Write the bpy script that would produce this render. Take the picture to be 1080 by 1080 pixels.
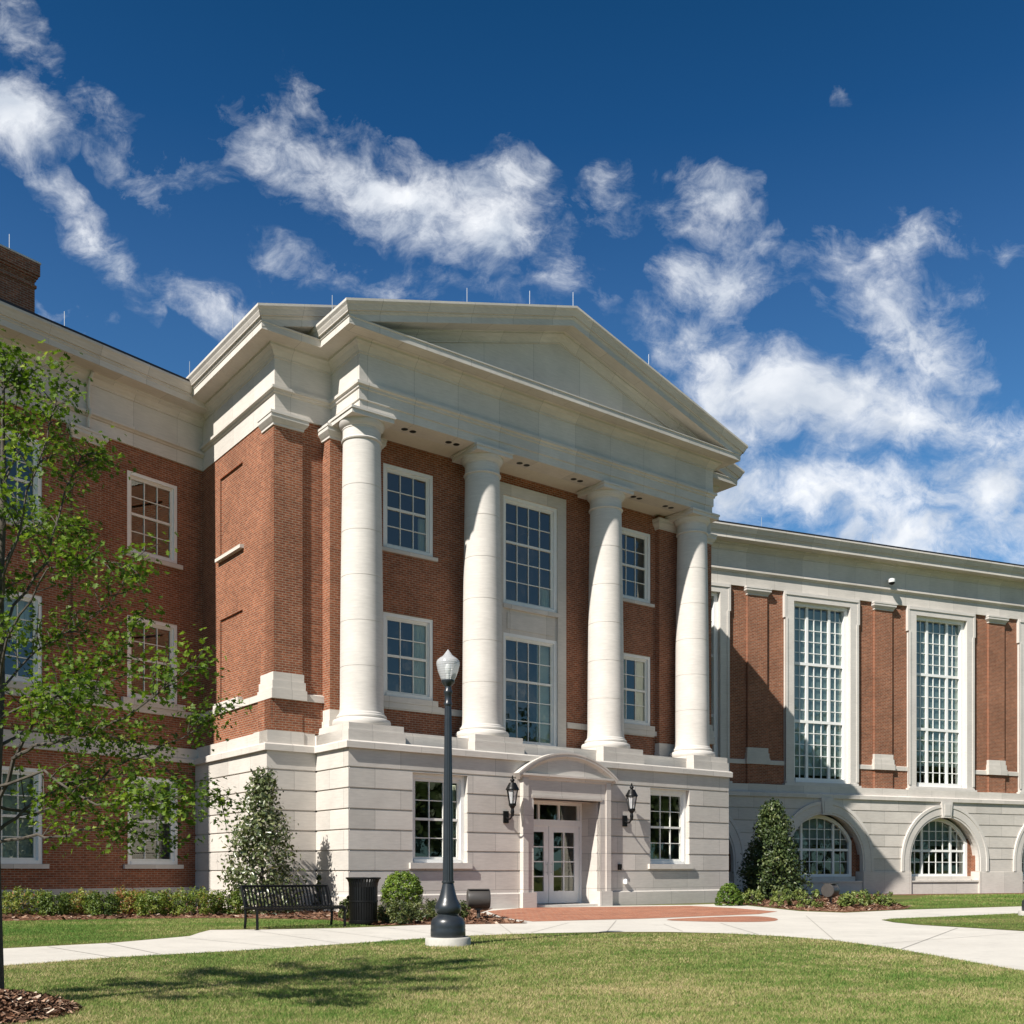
import bpy, math, random
import numpy as np
from mathutils import Vector, Matrix

for o in list(bpy.data.objects): bpy.data.objects.remove(o, do_unlink=True)
S = bpy.context.scene
COL = S.collection
R_ = math.radians

# ------------------------------------------------------------------ camera
CAM_H = 1.15
cd = bpy.data.cameras.new('camera'); cam = bpy.data.objects.new('camera', cd); COL.objects.link(cam)
cam.location = (0, 0, CAM_H); cam.rotation_euler = (R_(90), 0, 0)
cd.sensor_width = 36; cd.lens = 1109/1080*36; cd.shift_y = (918-540)/1080
cd.clip_end = 5000; cd.clip_start = 0.1
S.camera = cam
S.render.resolution_x = 1024; S.render.resolution_y = 1024

# ------------------------------------------------------------------ exposure
S.view_settings.view_transform = 'Standard'; S.view_settings.look = 'None'
S.view_settings.gamma = 1; S.view_settings.exposure = 0.62

# ------------------------------------------------------------------ node helper
class NT:
    def __init__(s, tree): s.t = tree; s.t.nodes.clear()
    def n(s, typ, ins=None, **props):
        nd = s.t.nodes.new(typ)
        for k, v in props.items(): setattr(nd, k, v)
        if ins:
            for k, v in ins.items(): s.set(nd, k, v)
        return nd
    def set(s, nd, k, v):
        sock = nd.inputs[k]
        if isinstance(v, tuple) and len(v) == 2 and hasattr(v[0], 'outputs'): s.t.links.new(v[0].outputs[v[1]], sock)
        elif hasattr(v, 'outputs'): s.t.links.new(v.outputs[0], sock)
        elif hasattr(v, 'links'): s.t.links.new(v, sock)
        else: sock.default_value = v
    def math(s, op, a, b=0.0, clamp=False):
        return s.n('ShaderNodeMath', {0: a, 1: b}, operation=op, use_clamp=clamp).outputs[0]
    def mix(s, f, a, b, bt='MIX'):
        m = s.n('ShaderNodeMix', data_type='RGBA', blend_type=bt)
        s.set(m, 0, f); s.set(m, 6, a); s.set(m, 7, b)
        return m.outputs[2]
    def ramp(s, f, stops, interp='LINEAR'):
        r = s.n('ShaderNodeValToRGB', {0: f}); cr = r.color_ramp; cr.interpolation = interp
        while len(cr.elements) < len(stops): cr.elements.new(0.5)
        for e, (p, c) in zip(cr.elements, stops):
            e.position = p; e.color = (c, c, c, 1) if not isinstance(c, tuple) else (c + (1,) if len(c) == 3 else c)
        return r.outputs[0]
    def noise(s, vec, scale, detail=4, rough=.55, dist=0.0):
        n = s.n('ShaderNodeTexNoise', {'Scale': scale, 'Detail': detail, 'Roughness': rough, 'Distortion': dist})
        if vec is not None: s.set(n, 'Vector', vec)
        return n.outputs[0]
    def mapr(s, v, a, b, c, d):
        return s.n('ShaderNodeMapRange', {0: v, 1: a, 2: b, 3: c, 4: d}).outputs[0]

def RGB(r, g, b): return (r, g, b, 1)
def srgb(r, g, b):
    f = lambda c: (c/255/12.92) if c/255 <= .04045 else ((c/255+.055)/1.055)**2.4
    return (f(r), f(g), f(b), 1)

# ------------------------------------------------------------------ sun direction (sunlight travels along SUN)
_cx = (math.sin(R_(52.84)), math.cos(R_(52.84))); _cy = (-_cx[1], _cx[0])
def _w(a, b): return (a*_cx[0]+b*_cy[0], a*_cx[1]+b*_cy[1])
sx, sy = _w(1, .25)
SUN = Vector((sx, sy, -.97)).normalized()
sl = bpy.data.lights.new('sun', 'SUN'); sun = bpy.data.objects.new('sun', sl); COL.objects.link(sun)
sl.energy = 5.0; sl.angle = R_(.55); sl.color = (1, .945, .865)
sun.rotation_euler = SUN.to_track_quat('-Z', 'Y').to_euler(); sun.location = (-20, -25, 40)

# ------------------------------------------------------------------ world: clear sky with broken cumulus
W = bpy.data.worlds.new('World'); S.world = W; W.use_nodes = True
nt = NT(W.node_tree)
sky = nt.n('ShaderNodeTexSky', sky_type='NISHITA', sun_disc=False)
sky.sun_elevation = math.asin(-SUN.z); sky.sun_rotation = math.atan2(-SUN.x, -SUN.y)
sky.altitude = 300; sky.air_density = 1.0; sky.dust_density = .35; sky.ozone_density = 3.0
tc = nt.n('ShaderNodeTexCoord')
sep = nt.n('ShaderNodeSeparateXYZ', {0: (tc, 0)})
ya = nt.math('MAXIMUM', nt.math('ABSOLUTE', sep.outputs[1]), .12)
px = nt.math('DIVIDE', sep.outputs[0], ya); pz = nt.math('DIVIDE', sep.outputs[2], ya)
P = nt.n('ShaderNodeCombineXYZ', {0: px, 1: pz, 2: 0.0}).outputs[0]
warp = nt.n('ShaderNodeTexNoise', {'Vector': P, 'Scale': 7.0, 'Detail': 3.0, 'Roughness': .6})
wv = nt.n('ShaderNodeVectorMath', {0: (warp, 1), 1: (.5, .5, .5)}, operation='SUBTRACT')
wv = nt.n('ShaderNodeVectorMath', {0: wv, 'Scale': .075}, operation='SCALE')
PW = nt.n('ShaderNodeVectorMath', {0: P, 1: wv}, operation='ADD').outputs[0]
BL = [  # heading (tan), rise (tan), half width, half height, tilt, weight
 (22, 132, 52, 42, -20, 1.0), (92, 245, 95, 24, -52, .85), (8, 30, 70, 30, -45, .5), (70, 115, 50, 22, -40, .35),
 (405, 205, 170, 46, -27, 1.0), (505, 235, 95, 56, -20, 1.05), (540, 195, 42, 38, 0, .9), (325, 105, 60, 20, -55, .62), (385, 150, 70, 22, -30, .7),
 (590, 290, 60, 45, -40, .55), (280, 165, 60, 30, -30, .7), (200, 180, 45, 28, 10, .42), (325, 278, 70, 22, -28, .62), (380, 300, 90, 18, -8, .6), (215, 312, 80, 22, -15, .5),
 (645, 205, 40, 40, 0, .55), (752, 212, 52, 44, -30, .85), (772, 292, 80, 42, 10, .98), (690, 365, 55, 30, -40, .6), (950, 250, 70, 26, 15, .7), (920, 305, 72, 52, -40, .75),
 (985, 375, 95, 50, -50, .72), (1025, 305, 40, 24, -20, .6), (850, 415, 150, 48, -14, 1.35), (775, 385, 60, 40, -30, 1.1), (930, 440, 100, 42, -18, 1.15), (985, 450, 160, 52, -14, 1.0),
 (860, 515, 200, 48, -8, .98), (1050, 520, 120, 66, -30, .95), (960, 575, 170, 42, -8, .95), (1075, 270, 25, 16, 0, .7), (893, 85, 20, 14, -50, .45), (60, 335, 60, 26, -10, .42), (765, 440, 90, 60, 0, .8), (115, 135, 60, 24, -40, .45), (250, 330, 90, 24, -20, .5), (130, 180, 60, 20, -45, .38), (480, 300, 110, 20, -10, .45), (700, 480, 50, 40, 0, .45), (1000, 250, 60, 18, -35, .4)]
acc = None
for (u, v, ru, rv, ang, w) in BL:
    mp = nt.n('ShaderNodeMapping', {'Vector': PW}, vector_type='TEXTURE')
    mp.inputs['Location'].default_value = ((u-540)/1109, (918-v)/1109, 0)
    mp.inputs['Rotation'].default_value = (0, 0, R_(ang))
    mp.inputs['Scale'].default_value = (ru*1.35/1109, rv*1.35/1109, 1)
    g = nt.n('ShaderNodeTexGradient', {'Vector': mp}, gradient_type='SPHERICAL')
    gg = nt.math('MULTIPLY', nt.math('POWER', g.outputs[1], .75), w)
    acc = gg if acc is None else nt.math('MAXIMUM', acc, gg)
# scattered cloud elsewhere in the sky (behind and beside the viewer), so it lights the place like the part in view
far = nt.math('MULTIPLY', nt.mapr(nt.noise((tc, 0), 2.6, 3), .5, .7, 0, .35), nt.mapr(sep.outputs[1], .35, .1, 0, 1))
acc = nt.math('MAXIMUM', acc, far)
m2 = nt.n('ShaderNodeMapping', {'Vector': PW, 'Scale': (1, 1.12, 1), 'Rotation': (0, 0, R_(25))})
f1 = nt.noise(m2, 8.5, 12, .60, .15)
f2 = nt.noise(m2, 30.0, 9, .68, .1)
fb = nt.math('ADD', nt.math('MULTIPLY', f1, .60), nt.math('MULTIPLY', f2, .40))
den = nt.math('ADD', nt.math('MULTIPLY', acc, 1.05), nt.math('MULTIPLY', nt.math('SUBTRACT', fb, .52), 3.5))
den = nt.math('MULTIPLY', den, nt.mapr(acc, .0, .12, 0, 1))
m3 = nt.n('ShaderNodeMapping', {'Vector': PW, 'Scale': (.42, 1.25, 1), 'Rotation': (0, 0, R_(38))})
wisp = nt.mapr(nt.noise(m3, 26.0, 9, .66, .5), .36, .66, 0, 1)
cov = nt.mapr(den, .10, 1.08, 0, 1)
thin = nt.mapr(cov, .18, .72, 0, 1)
cov = nt.math('MULTIPLY', cov, nt.math('ADD', nt.math('MULTIPLY', wisp, nt.math('SUBTRACT', 1.0, thin)), thin))
cov = nt.math('MULTIPLY', nt.math('POWER', cov, 1.0), .95)
shade = nt.mapr(nt.noise(PW, 15.0, 5), .35, .7, 0, 1)
ccol = nt.mix(shade, RGB(.42, .46, .52), RGB(.70, .71, .725))
hz = nt.ramp(sep.outputs[2], [(0, (.62, .86, 1.0)), (.34, (.66, .86, .98)), (.48, (.42, .66, .85)), (.57, (.19, .50, .71)), (.68, (.09, .385, .545)), (1, (.10, .42, .55))])
skyc = nt.mix(1.0, nt.mix(1.0, (sky, 0), RGB(.085*.64, .085*.87, .085*.94), 'MULTIPLY'), hz, 'MULTIPLY')
# towards the sun, behind the viewer, the sky is paler
skyc = nt.mix(nt.mapr(sep.outputs[1], .25, -.25, 0, .33), skyc, RGB(.125, .125, .128))
tot = nt.mix(cov, skyc, ccol)
bg = nt.n('ShaderNodeBackground', {0: tot, 1: 1.0})
SKY_STRENGTH = .1
bg.inputs[1].default_value = SKY_STRENGTH
# colours above are for strength 1; scale them so that the Background strength stays physical
sc = nt.n('ShaderNodeVectorMath', {0: tot, 'Scale': 1/SKY_STRENGTH}, operation='SCALE')
nt.set(bg, 0, sc)
nt.n('ShaderNodeOutputWorld', {0: bg})

# ------------------------------------------------------------------ materials
def mat(name):
    m = bpy.data.materials.new(name); m.use_nodes = True
    return m, NT(m.node_tree)
def finish(nt, bsdf, bump=None, strength=.3, dist=.01):
    if bump is not None:
        b = nt.n('ShaderNodeBump', {'Strength': strength, 'Distance': dist, 'Height': bump}); nt.set(bsdf, 'Normal', b)
    nt.n('ShaderNodeOutputMaterial', {0: bsdf})
def pri(nt, col, rough=.7, metal=0.0, spec=.35):
    p = nt.n('ShaderNodeBsdfPrincipled', {'Roughness': rough, 'Metallic': metal})
    nt.set(p, 'Base Color', col); p.inputs['Specular IOR Level'].default_value = spec
    return p

def brick_mat(name, c1, c2, mortar, bw=.203, bh=.0677, ms=.0115):
    m, n = mat(name)
    uv = n.n('ShaderNodeUVMap', uv_map='UVMap')
    b = n.n('ShaderNodeTexBrick', {'Vector': uv, 'Color1': c1, 'Color2': c2, 'Mortar': mortar, 'Scale': 1.0, 'Mortar Size': ms, 'Mortar Smooth': .25, 'Bias': -.1, 'Brick Width': bw, 'Row Height': bh}, offset=.5)
    # burnt headers: the same bond again with other colours, so each brick gets a second random tone
    b2 = n.n('ShaderNodeTexBrick', {'Vector': uv, 'Color1': RGB(1, 1, 1), 'Color2': RGB(.25, .25, .25), 'Mortar': RGB(.8, .8, .8), 'Scale': 1.0, 'Mortar Size': .001, 'Bias': .35, 'Brick Width': bw/2, 'Row Height': bh}, offset=.5)
    c = n.mix(.45, (b, 0), n.mix(1, (b, 0), (b2, 0), 'MULTIPLY'))
    big = n.mapr(n.noise(uv, .55, 5, .6), .3, .7, .80, 1.15)
    v = n.n('ShaderNodeHueSaturation', {'Color': c, 'Value': big})
    fine = n.noise(uv, 60, 3)
    v2 = n.n('ShaderNodeHueSaturation', {'Color': v, 'Value': n.mapr(fine, .3, .7, .8, 1.2)})
    p = pri(n, (v2, 0), .85, 0, .2)
    h = n.math('SUBTRACT', n.math('MULTIPLY', fine, .25), (b, 1))
    finish(n, p, h, .6, .008)
    return m

def stone_mat(name, bw, bh, base=(.575, .533, .485), joint=.55, ms=.008, streak=.10):
    m, n = mat(name)
    uv = n.n('ShaderNodeUVMap', uv_map='UVMap')
    a = tuple(c*1.07 for c in base)+(1,); b_ = tuple(c*.89 for c in (base[0]*.99, base[1], base[2]*1.0))+(1,)
    j = tuple(c*joint for c in base)+(1,)
    b = n.n('ShaderNodeTexBrick', {'Vector': uv, 'Color1': a, 'Color2': b_, 'Mortar': j, 'Scale': 1.0, 'Mortar Size': ms, 'Mortar Smooth': .3, 'Bias': 0.0, 'Brick Width': bw, 'Row Height': bh}, offset=.5)
    st = n.n('ShaderNodeMapping', {'Vector': uv, 'Scale': (1.2, 9, 1)})
    grain = n.noise(st, 2.4, 8, .65)
    blot = n.noise(uv, .8, 5, .6)
    v = n.math('ADD', n.mapr(grain, .3, .7, 1-streak, 1+streak*.7), n.mapr(blot, .3, .7, -.09, .07))
    v2 = n.n('ShaderNodeHueSaturation', {'Color': (b, 0), 'Value': v})
    p = pri(n, (v2, 0), .8, 0, .25)
    fine = n.noise(uv, 45, 4)
    h = n.math('SUBTRACT', n.math('ADD', n.math('MULTIPLY', fine, .12), n.math('MULTIPLY', grain, .12)), (b, 1))
    finish(n, p, h, .35, .006)
    return m

def simple_mat(name, col, rough=.6, metal=0.0, spec=.4, var=.08, scale=6.0, bump=.15, coord=3):
    m, n = mat(name)
    t = n.n('ShaderNodeTexCoord')
    nz = n.noise((t, coord), scale, 5, .6)
    h = n.n('ShaderNodeHueSaturation', {'Color': col, 'Value': n.mapr(nz, .3, .7, 1-var, 1+var)})
    p = pri(n, (h, 0), rough, metal, spec)
    finish(n, p, n.noise((t, coord), scale*8, 4), bump, .004)
    return m

M = {}
M['brick'] = brick_mat('red brick', RGB(.385, .122, .057), RGB(.265, .078, .040), RGB(.40, .285, .20))
M['brick_dark'] = brick_mat('chimney brick', RGB(.34, .115, .055), RGB(.22, .072, .038), RGB(.34, .25, .18))
M['ashlar'] = stone_mat('limestone courses', 1.65, .567)
M['stone'] = stone_mat('limestone', 1.52, 30.0, joint=.62, ms=.007)
M['smooth'] = stone_mat('column limestone', 30, 30, base=(.575, .541, .502), joint=.9, ms=.0005, streak=.10)
M['panel'] = stone_mat('tympanum limestone', 1.9, 30.0, base=(.61, .56, .50), joint=.62, ms=.007)  # base warmed and lightened to stand in for light bounced off the ground
M['plaster'] = simple_mat('painted porch ceiling', RGB(.60, .55, .46), .8, var=.04)
M['white'] = simple_mat('white paint', RGB(.78, .78, .76), .45, var=.03, bump=.05)
M['sash'] = simple_mat('ivory sash paint', RGB(.74, .73, .68), .45, var=.03, bump=.05)
M['black'] = simple_mat('black powder coat', RGB(.006, .0061, .0063), .4, spec=.25, var=.15, scale=9, bump=.08)
M['pole'] = simple_mat('dark blue grey cast iron paint', RGB(.022, .027, .033), .33, spec=.5, var=.15, scale=9, bump=.08)
M['bronze'] = simple_mat('dark bronze casing', RGB(.055, .05, .046), .42, spec=.5, var=.12, bump=.1)
M['steel'] = simple_mat('galvanised rod', RGB(.6, .62, .63), .35, .6, var=.05)
M['roof'] = simple_mat('dark roof', RGB(.028, .028, .032), .55, var=.2, bump=.3)
M['gutter'] = simple_mat('dark gutter', RGB(.02, .02, .022), .4, var=.1)
M['concrete_foot'] = simple_mat('concrete footing', RGB(.46, .44, .40), .85, var=.12, scale=9, bump=.5)
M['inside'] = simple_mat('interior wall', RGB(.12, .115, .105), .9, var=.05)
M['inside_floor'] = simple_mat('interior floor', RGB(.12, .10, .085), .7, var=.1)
M['curtain'] = simple_mat('cream curtain', RGB(.80, .78, .62), .9, var=.08, scale=3)
M['shade'] = simple_mat('pale roller shade', RGB(.34, .40, .395), .9, var=.06, scale=2)
M['bark'] = simple_mat('oak bark', RGB(.085, .072, .058), .9, var=.35, scale=14, bump=1.0)
M['chip'] = None

def glass_mat(name, refl, tint):
    m, n = mat(name)
    t = n.n('ShaderNodeTexCoord')
    bm = n.n('ShaderNodeBump', {'Strength': .06, 'Distance': .02, 'Height': n.noise((t, 3), 2.2, 2)})
    tr = n.n('ShaderNodeBsdfTransparent', {0: tint})
    gl = n.n('ShaderNodeBsdfGlossy', {0: RGB(.96, 1, .93), 'Roughness': .02, 'Normal': bm})
    lw = n.n('ShaderNodeLayerWeight', {0: .35})
    f = n.math('ADD', n.math('MULTIPLY', lw.outputs[0], .5), refl, True)
    mx = n.n('ShaderNodeMixShader', {0: f, 1: tr, 2: gl})
    n.n('ShaderNodeOutputMaterial', {0: mx})
    return m
M['glass'] = glass_mat('window glass', .115, RGB(.74, .82, .80))
def globe_mat():
    m, n = mat('lamp globe glass')
    t = n.n('ShaderNodeTexCoord')
    wv_ = n.n('ShaderNodeTexWave', {'Vector': (t, 3), 'Scale': 9.0, 'Distortion': 1.0}, bands_direction='Z')
    p = pri(n, RGB(.80, .82, .84), .22, 0, .6)
    bm = n.n('ShaderNodeBump', {'Strength': .25, 'Distance': .01, 'Height': wv_}); n.set(p, 'Normal', bm)
    tr = n.n('ShaderNodeBsdfTransparent', {0: RGB(.9, .9, .9)})
    mx = n.n('ShaderNodeMixShader', {0: .42, 1: tr, 2: p})
    n.n('ShaderNodeOutputMaterial', {0: mx}); return m
M['globe'] = globe_mat()

def ground_mats():
    # mown lawn: green with straw patches
    m, n = mat('mown lawn')
    t = n.n('ShaderNodeTexCoord'); o = (t, 3)
    st = n.n('ShaderNodeMapping', {'Vector': o, 'Scale': (.95, 1.2, 1), 'Rotation': (0, 0, .5)})
    big = n.noise(st, .33, 4, .6); mid = n.noise(o, 1.7, 5, .65); fin = n.noise(o, 40, 4, .7)
    stretch = n.n('ShaderNodeMapping', {'Vector': o, 'Scale': (30, 75, 30)})
    fin2 = n.noise(stretch, 1.0, 5, .75)
    k = n.math('ADD', n.math('MULTIPLY', big, .7), n.math('MULTIPLY', mid, .3))
    base = n.ramp(k, [(.36, (.105, .165, .036)), (.47, (.20, .225, .066)), (.56, (.30, .27, .105)), (.68, (.40, .315, .16))])
    c = n.mix(n.mapr(fin2, .35, .68, 0, 1), n.mix(1, base, RGB(.5, .55, .45), 'MULTIPLY'), n.mix(1, base, RGB(1.5, 1.45, 1.35), 'MULTIPLY'))
    p = pri(n, n.mix(1, n.mix(.12, c, RGB(.19, .165, .105)), RGB(.62, .66, .60), 'MULTIPLY'), .9, 0, .1)
    finish(n, p, n.math('ADD', fin, fin2), .9, .03); M['lawn'] = m
    # grass blades
    m, n = mat('grass blade')
    a = n.n('ShaderNodeAttribute', attribute_name='tint')
    t = n.n('ShaderNodeTexCoord'); o = (t, 3)
    st = n.n('ShaderNodeMapping', {'Vector': o, 'Scale': (.95, 1.2, 1), 'Rotation': (0, 0, .5)})
    k = n.math('ADD', n.math('MULTIPLY', n.noise(st, .33, 4, .6), .5), n.math('MULTIPLY', n.noise(o, 2.6, 7, .72), .5))
    k = n.math('ADD', k, n.math('MULTIPLY', n.math('SUBTRACT', (a, 2), .5), .26))
    c = n.ramp(k, [(.36, (.10, .215, .036)), (.47, (.215, .29, .07)), (.55, (.36, .35, .13)), (.64, (.60, .48, .27))])
    p = pri(n, c, .7, 0, .2); tl = n.n('ShaderNodeBsdfTranslucent', {0: c})
    mx = n.n('ShaderNodeMixShader', {0: .3, 1: p, 2: tl}); n.n('ShaderNodeOutputMaterial', {0: mx}); M['blade'] = m
    # concrete walk
    m, n = mat('broom finished concrete')
    t = n.n('ShaderNodeTexCoord'); o = (t, 3)
    v = n.math('ADD', n.mapr(n.noise(o, .7, 6, .65), .3, .7, .90, 1.06), n.mapr(n.noise(o, 12, 5, .7), .3, .7, -.05, .05))
    st_ = n.mapr(n.noise(o, 2.2, 8, .72), .52, .75, 0, .16)
    v = n.math('SUBTRACT', v, st_)
    h = n.n('ShaderNodeHueSaturation', {'Color': RGB(.56, .53, .475), 'Value': v})
    p = pri(n, (h, 0), .85, 0, .25); finish(n, p, n.noise(o, 120, 4, .7), .4, .004); M['concrete'] = m
    # pavers
    m, n = mat('brick pavers')
    uv = n.n('ShaderNodeUVMap', uv_map='UVMap')
    mp = n.n('ShaderNodeMapping', {'Vector': uv, 'Rotation': (0, 0, R_(45))})
    b = n.n('ShaderNodeTexBrick', {'Vector': mp, 'Color1': RGB(.40, .165, .095), 'Color2': RGB(.26, .10, .062), 'Mortar': RGB(.36, .27, .2), 'Scale': 1.0, 'Mortar Size': .005, 'Bias': 0.0, 'Brick Width': .2, 'Row Height': .1}, offset=.5)
    h = n.n('ShaderNodeHueSaturation', {'Color': (b, 0), 'Value': n.mapr(n.noise(uv, .9, 5), .3, .7, .85, 1.15)})
    p = pri(n, (h, 0), .85, 0, .2); finish(n, p, n.math('SUBTRACT', 1.0, (b, 1)), .4, .006); M['paver'] = m
    # mulch
    m, n = mat('bark mulch')
    t = n.n('ShaderNodeTexCoord'); o = (t, 3)
    vo = n.n('ShaderNodeTexVoronoi', {'Vector': o, 'Scale': 17.0})
    c = n.ramp(n.n('ShaderNodeSeparateColor', {0: (vo, 1)}).outputs[0], [(0, (.05, .026, .016)), (.4, (.14, .062, .034)), (.75, (.24, .115, .065)), (1, (.42, .28, .19))])
    p = pri(n, c, .95, 0, .1); finish(n, p, (vo, 0), 1.0, .05); M['mulch'] = m
    m, n = mat('bark chip')
    a = n.n('ShaderNodeAttribute', attribute_name='tint')
    c = n.ramp((a, 2), [(0, (.045, .026, .018)), (.45, (.12, .062, .038)), (.8, (.22, .125, .08)), (.93, (.40, .27, .19)), (1, (.60, .50, .40))])
    p = pri(n, c, .9, 0, .15); finish(n, p); M['chip'] = m
ground_mats()

def leaf_mat(name, stops, rough=.42, trans=.28, spec=.4):
    m, n = mat(name)
    a = n.n('ShaderNodeAttribute', attribute_name='tint')
    c = n.ramp((a, 2), stops)
    p = pri(n, c, rough, 0, spec)
    tl = n.n('ShaderNodeBsdfTranslucent', {0: n.mix(1, c, RGB(1.25, 1.3, .6), 'MULTIPLY')})
    mx = n.n('ShaderNodeMixShader', {0: trans, 1: p, 2: tl}); n.n('ShaderNodeOutputMaterial', {0: mx})
    return m
M['oak'] = leaf_mat('oak leaves', [(0, (.042, .084, .011)), (.5, (.105, .175, .020)), (.85, (.185, .265, .036)), (1, (.30, .35, .07))], .5, .42, .22)
M['holly'] = leaf_mat('holly leaves', [(0, (.026, .045, .014)), (.5, (.060, .090, .028)), (.85, (.115, .145, .045)), (1, (.20, .22, .09))], .42, .18, .35)
M['holly_pale'] = leaf_mat('pale holly leaves', [(0, (.045, .065, .025)), (.5, (.12, .15, .06)), (.8, (.22, .235, .11)), (1, (.38, .37, .22))], .32, .2, .6)
M['box'] = leaf_mat('boxwood leaves', [(0, (.055, .105, .012)), (.5, (.145, .225, .026)), (1, (.27, .35, .06))], .45, .25)
M['nandina'] = leaf_mat('nandina leaves', [(0, (.035, .065, .012)), (.40, (.115, .175, .025)), (.72, (.235, .275, .045)), (.90, (.27, .17, .055)), (1, (.30, .10, .045))], .5, .3)
M['dwarf'] = leaf_mat('small shrub leaves', [(0, (.05, .085, .018)), (.5, (.13, .18, .04)), (1, (.26, .29, .08))], .45, .25)
M['dwarf_dark'] = leaf_mat('olive shrub leaves', [(0, (.035, .055, .014)), (.5, (.09, .115, .032)), (1, (.20, .215, .075))], .45, .25)
M['far'] = leaf_mat('far tree leaves', [(0, (.028, .052, .012)), (.5, (.055, .09, .02)), (1, (.10, .14, .035))], .5, .2)

# ------------------------------------------------------------------ mesh builder
class MB:
    def __init__(s): s.v = []; s.f = []; s.uv = []; s.sm = []; s.o = (0, 0); s.ax = (1, 0); s.bx = (0, 1)
    def sub(s, o=(0, 0), ax=(1, 0), bx=(0, 1)): s.o, s.ax, s.bx = o, ax, bx; return s
    def T(s, p):
        return (s.o[0]+p[0]*s.ax[0]+p[1]*s.bx[0], s.o[1]+p[0]*s.ax[1]+p[1]*s.bx[1], p[2])
    def face(s, pts, uv=None, smooth=False):
        if uv is None:
            a = Vector(pts[0]); n = Vector((0, 0, 0))
            for i in range(len(pts)):
                p, q = Vector(pts[i]), Vector(pts[(i+1) % len(pts)])
                n += Vector(((p.y-q.y)*(p.z+q.z), (p.z-q.z)*(p.x+q.x), (p.x-q.x)*(p.y+q.y)))
            ax = max(range(3), key=lambda i: abs(n[i]))
            if ax == 1: uv = [(p[0], p[2]) for p in pts]
            elif ax == 0: uv = [(p[1]+.37, p[2]) for p in pts]
            else: uv = [(p[0], p[1]+.013) for p in pts]
        b = len(s.v); s.v += [s.T(p) for p in pts]
        s.f.append(tuple(range(b, b+len(pts)))); s.uv += list(uv); s.sm.append(smooth)
    def box(s, x0, x1, y0, y1, z0, z1, skip=''):
        F = s.face
        if 'f' not in skip: F([(x0, y0, z0), (x1, y0, z0), (x1, y0, z1), (x0, y0, z1)])
        if 'k' not in skip: F([(x1, y1, z0), (x0, y1, z0), (x0, y1, z1), (x1, y1, z1)])
        if 'l' not in skip: F([(x0, y1, z0), (x0, y0, z0), (x0, y0, z1), (x0, y1, z1)])
        if 'r' not in skip: F([(x1, y0, z0), (x1, y1, z0), (x1, y1, z1), (x1, y0, z1)])
        if 't' not in skip: F([(x0, y0, z1), (x1, y0, z1), (x1, y1, z1), (x0, y1, z1)])
        if 'b' not in skip: F([(x0, y1, z0), (x1, y1, z0), (x1, y0, z0), (x0, y0, z0)])
        return s
    def grid(s, rows, closed=False, smooth=True, uvs=None):
        """rows of equal-length point lists; quads between neighbours; shared vertices."""
        n = len(rows[0]); base = len(s.v)
        for r in rows: s.v += [s.T(p) for p in r]
        cum = [[0.0] for _ in rows]
        for i, r in enumerate(rows):
            for j in range(1, n): cum[i].append(cum[i][-1]+(Vector(r[j])-Vector(r[j-1])).length)
            cum[i].append(cum[i][-1]+(Vector(r[0])-Vector(r[-1])).length)
        rc = [0.0]
        for i in range(1, len(rows)): rc.append(rc[-1]+max((Vector(rows[i][0])-Vector(rows[i-1][0])).length, 1e-4))
        for i in range(len(rows)-1):
            for j in range(n if closed else n-1):
                k = (j+1) % n
                s.f.append((base+i*n+j, base+i*n+k, base+(i+1)*n+k, base+(i+1)*n+j))
                if uvs: s.uv += [uvs(i, j), uvs(i, j+1), uvs(i+1, j+1), uvs(i+1, j)]
                else: s.uv += [(cum[i][j], rc[i]), (cum[i][j+1], rc[i]), (cum[i+1][j+1], rc[i+1]), (cum[i+1][j], rc[i+1])]
                s.sm.append(smooth)
    def lathe(s, prof, n=32, c=(0, 0), cap=True):
        rows = [[(c[0]+r*math.cos(2*math.pi*j/n), c[1]+r*math.sin(2*math.pi*j/n), z) for j in range(n)] for r, z in prof]
        s.grid(rows, True)
        if cap:
            if prof[-1][0] > 1e-3: s.face(rows[-1])
            if prof[0][0] > 1e-3: s.face(rows[0][::-1])
        return s
    def tube(s, pts, rad, n=8, cap=True):
        rows = []
        pts = [Vector(p) for p in pts]
        if not hasattr(rad, '__len__'): rad = [rad]*len(pts)
        for i, p in enumerate(pts):
            d = (pts[min(i+1, len(pts)-1)]-pts[max(i-1, 0)]).normalized()
            u = d.orthogonal().normalized() if i == 0 else (u-d*u.dot(d)).normalized()
            w = d.cross(u)
            rows.append([tuple(p+(u*math.cos(2*math.pi*j/n)+w*math.sin(2*math.pi*j/n))*rad[i]) for j in range(n)])
        s.grid(rows, True)
        if cap: s.face(rows[-1]); s.face(rows[0][::-1])
        return s
    def sweep(s, path, prof, cap=True):
        """path in plan, outward is to the right of travel; prof (out, z) from bottom to top, shared mitres."""
        L = []
        for (o, z) in prof:
            row = []
            for i, p in enumerate(path):
                def nrm(a, b):
                    dx, dy = b[0]-a[0], b[1]-a[1]; l = math.hypot(dx, dy); return (dy/l, -dx/l)
                if i == 0: n = nrm(path[0], path[1]); m = n
                elif i == len(path)-1: n = nrm(path[-2], path[-1]); m = n
                else:
                    n1, n2 = nrm(path[i-1], p), nrm(p, path[i+1])
                    k = 1+n1[0]*n2[0]+n1[1]*n2[1]; m = ((n1[0]+n2[0])/k, (n1[1]+n2[1])/k)
                row.append((p[0]+m[0]*o, p[1]+m[1]*o, z))
            L.append(row)
        for i in range(len(prof)-1):
            for j in range(len(path)-1):
                s.face([L[i][j], L[i][j+1], L[i+1][j+1], L[i+1][j]])
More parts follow.
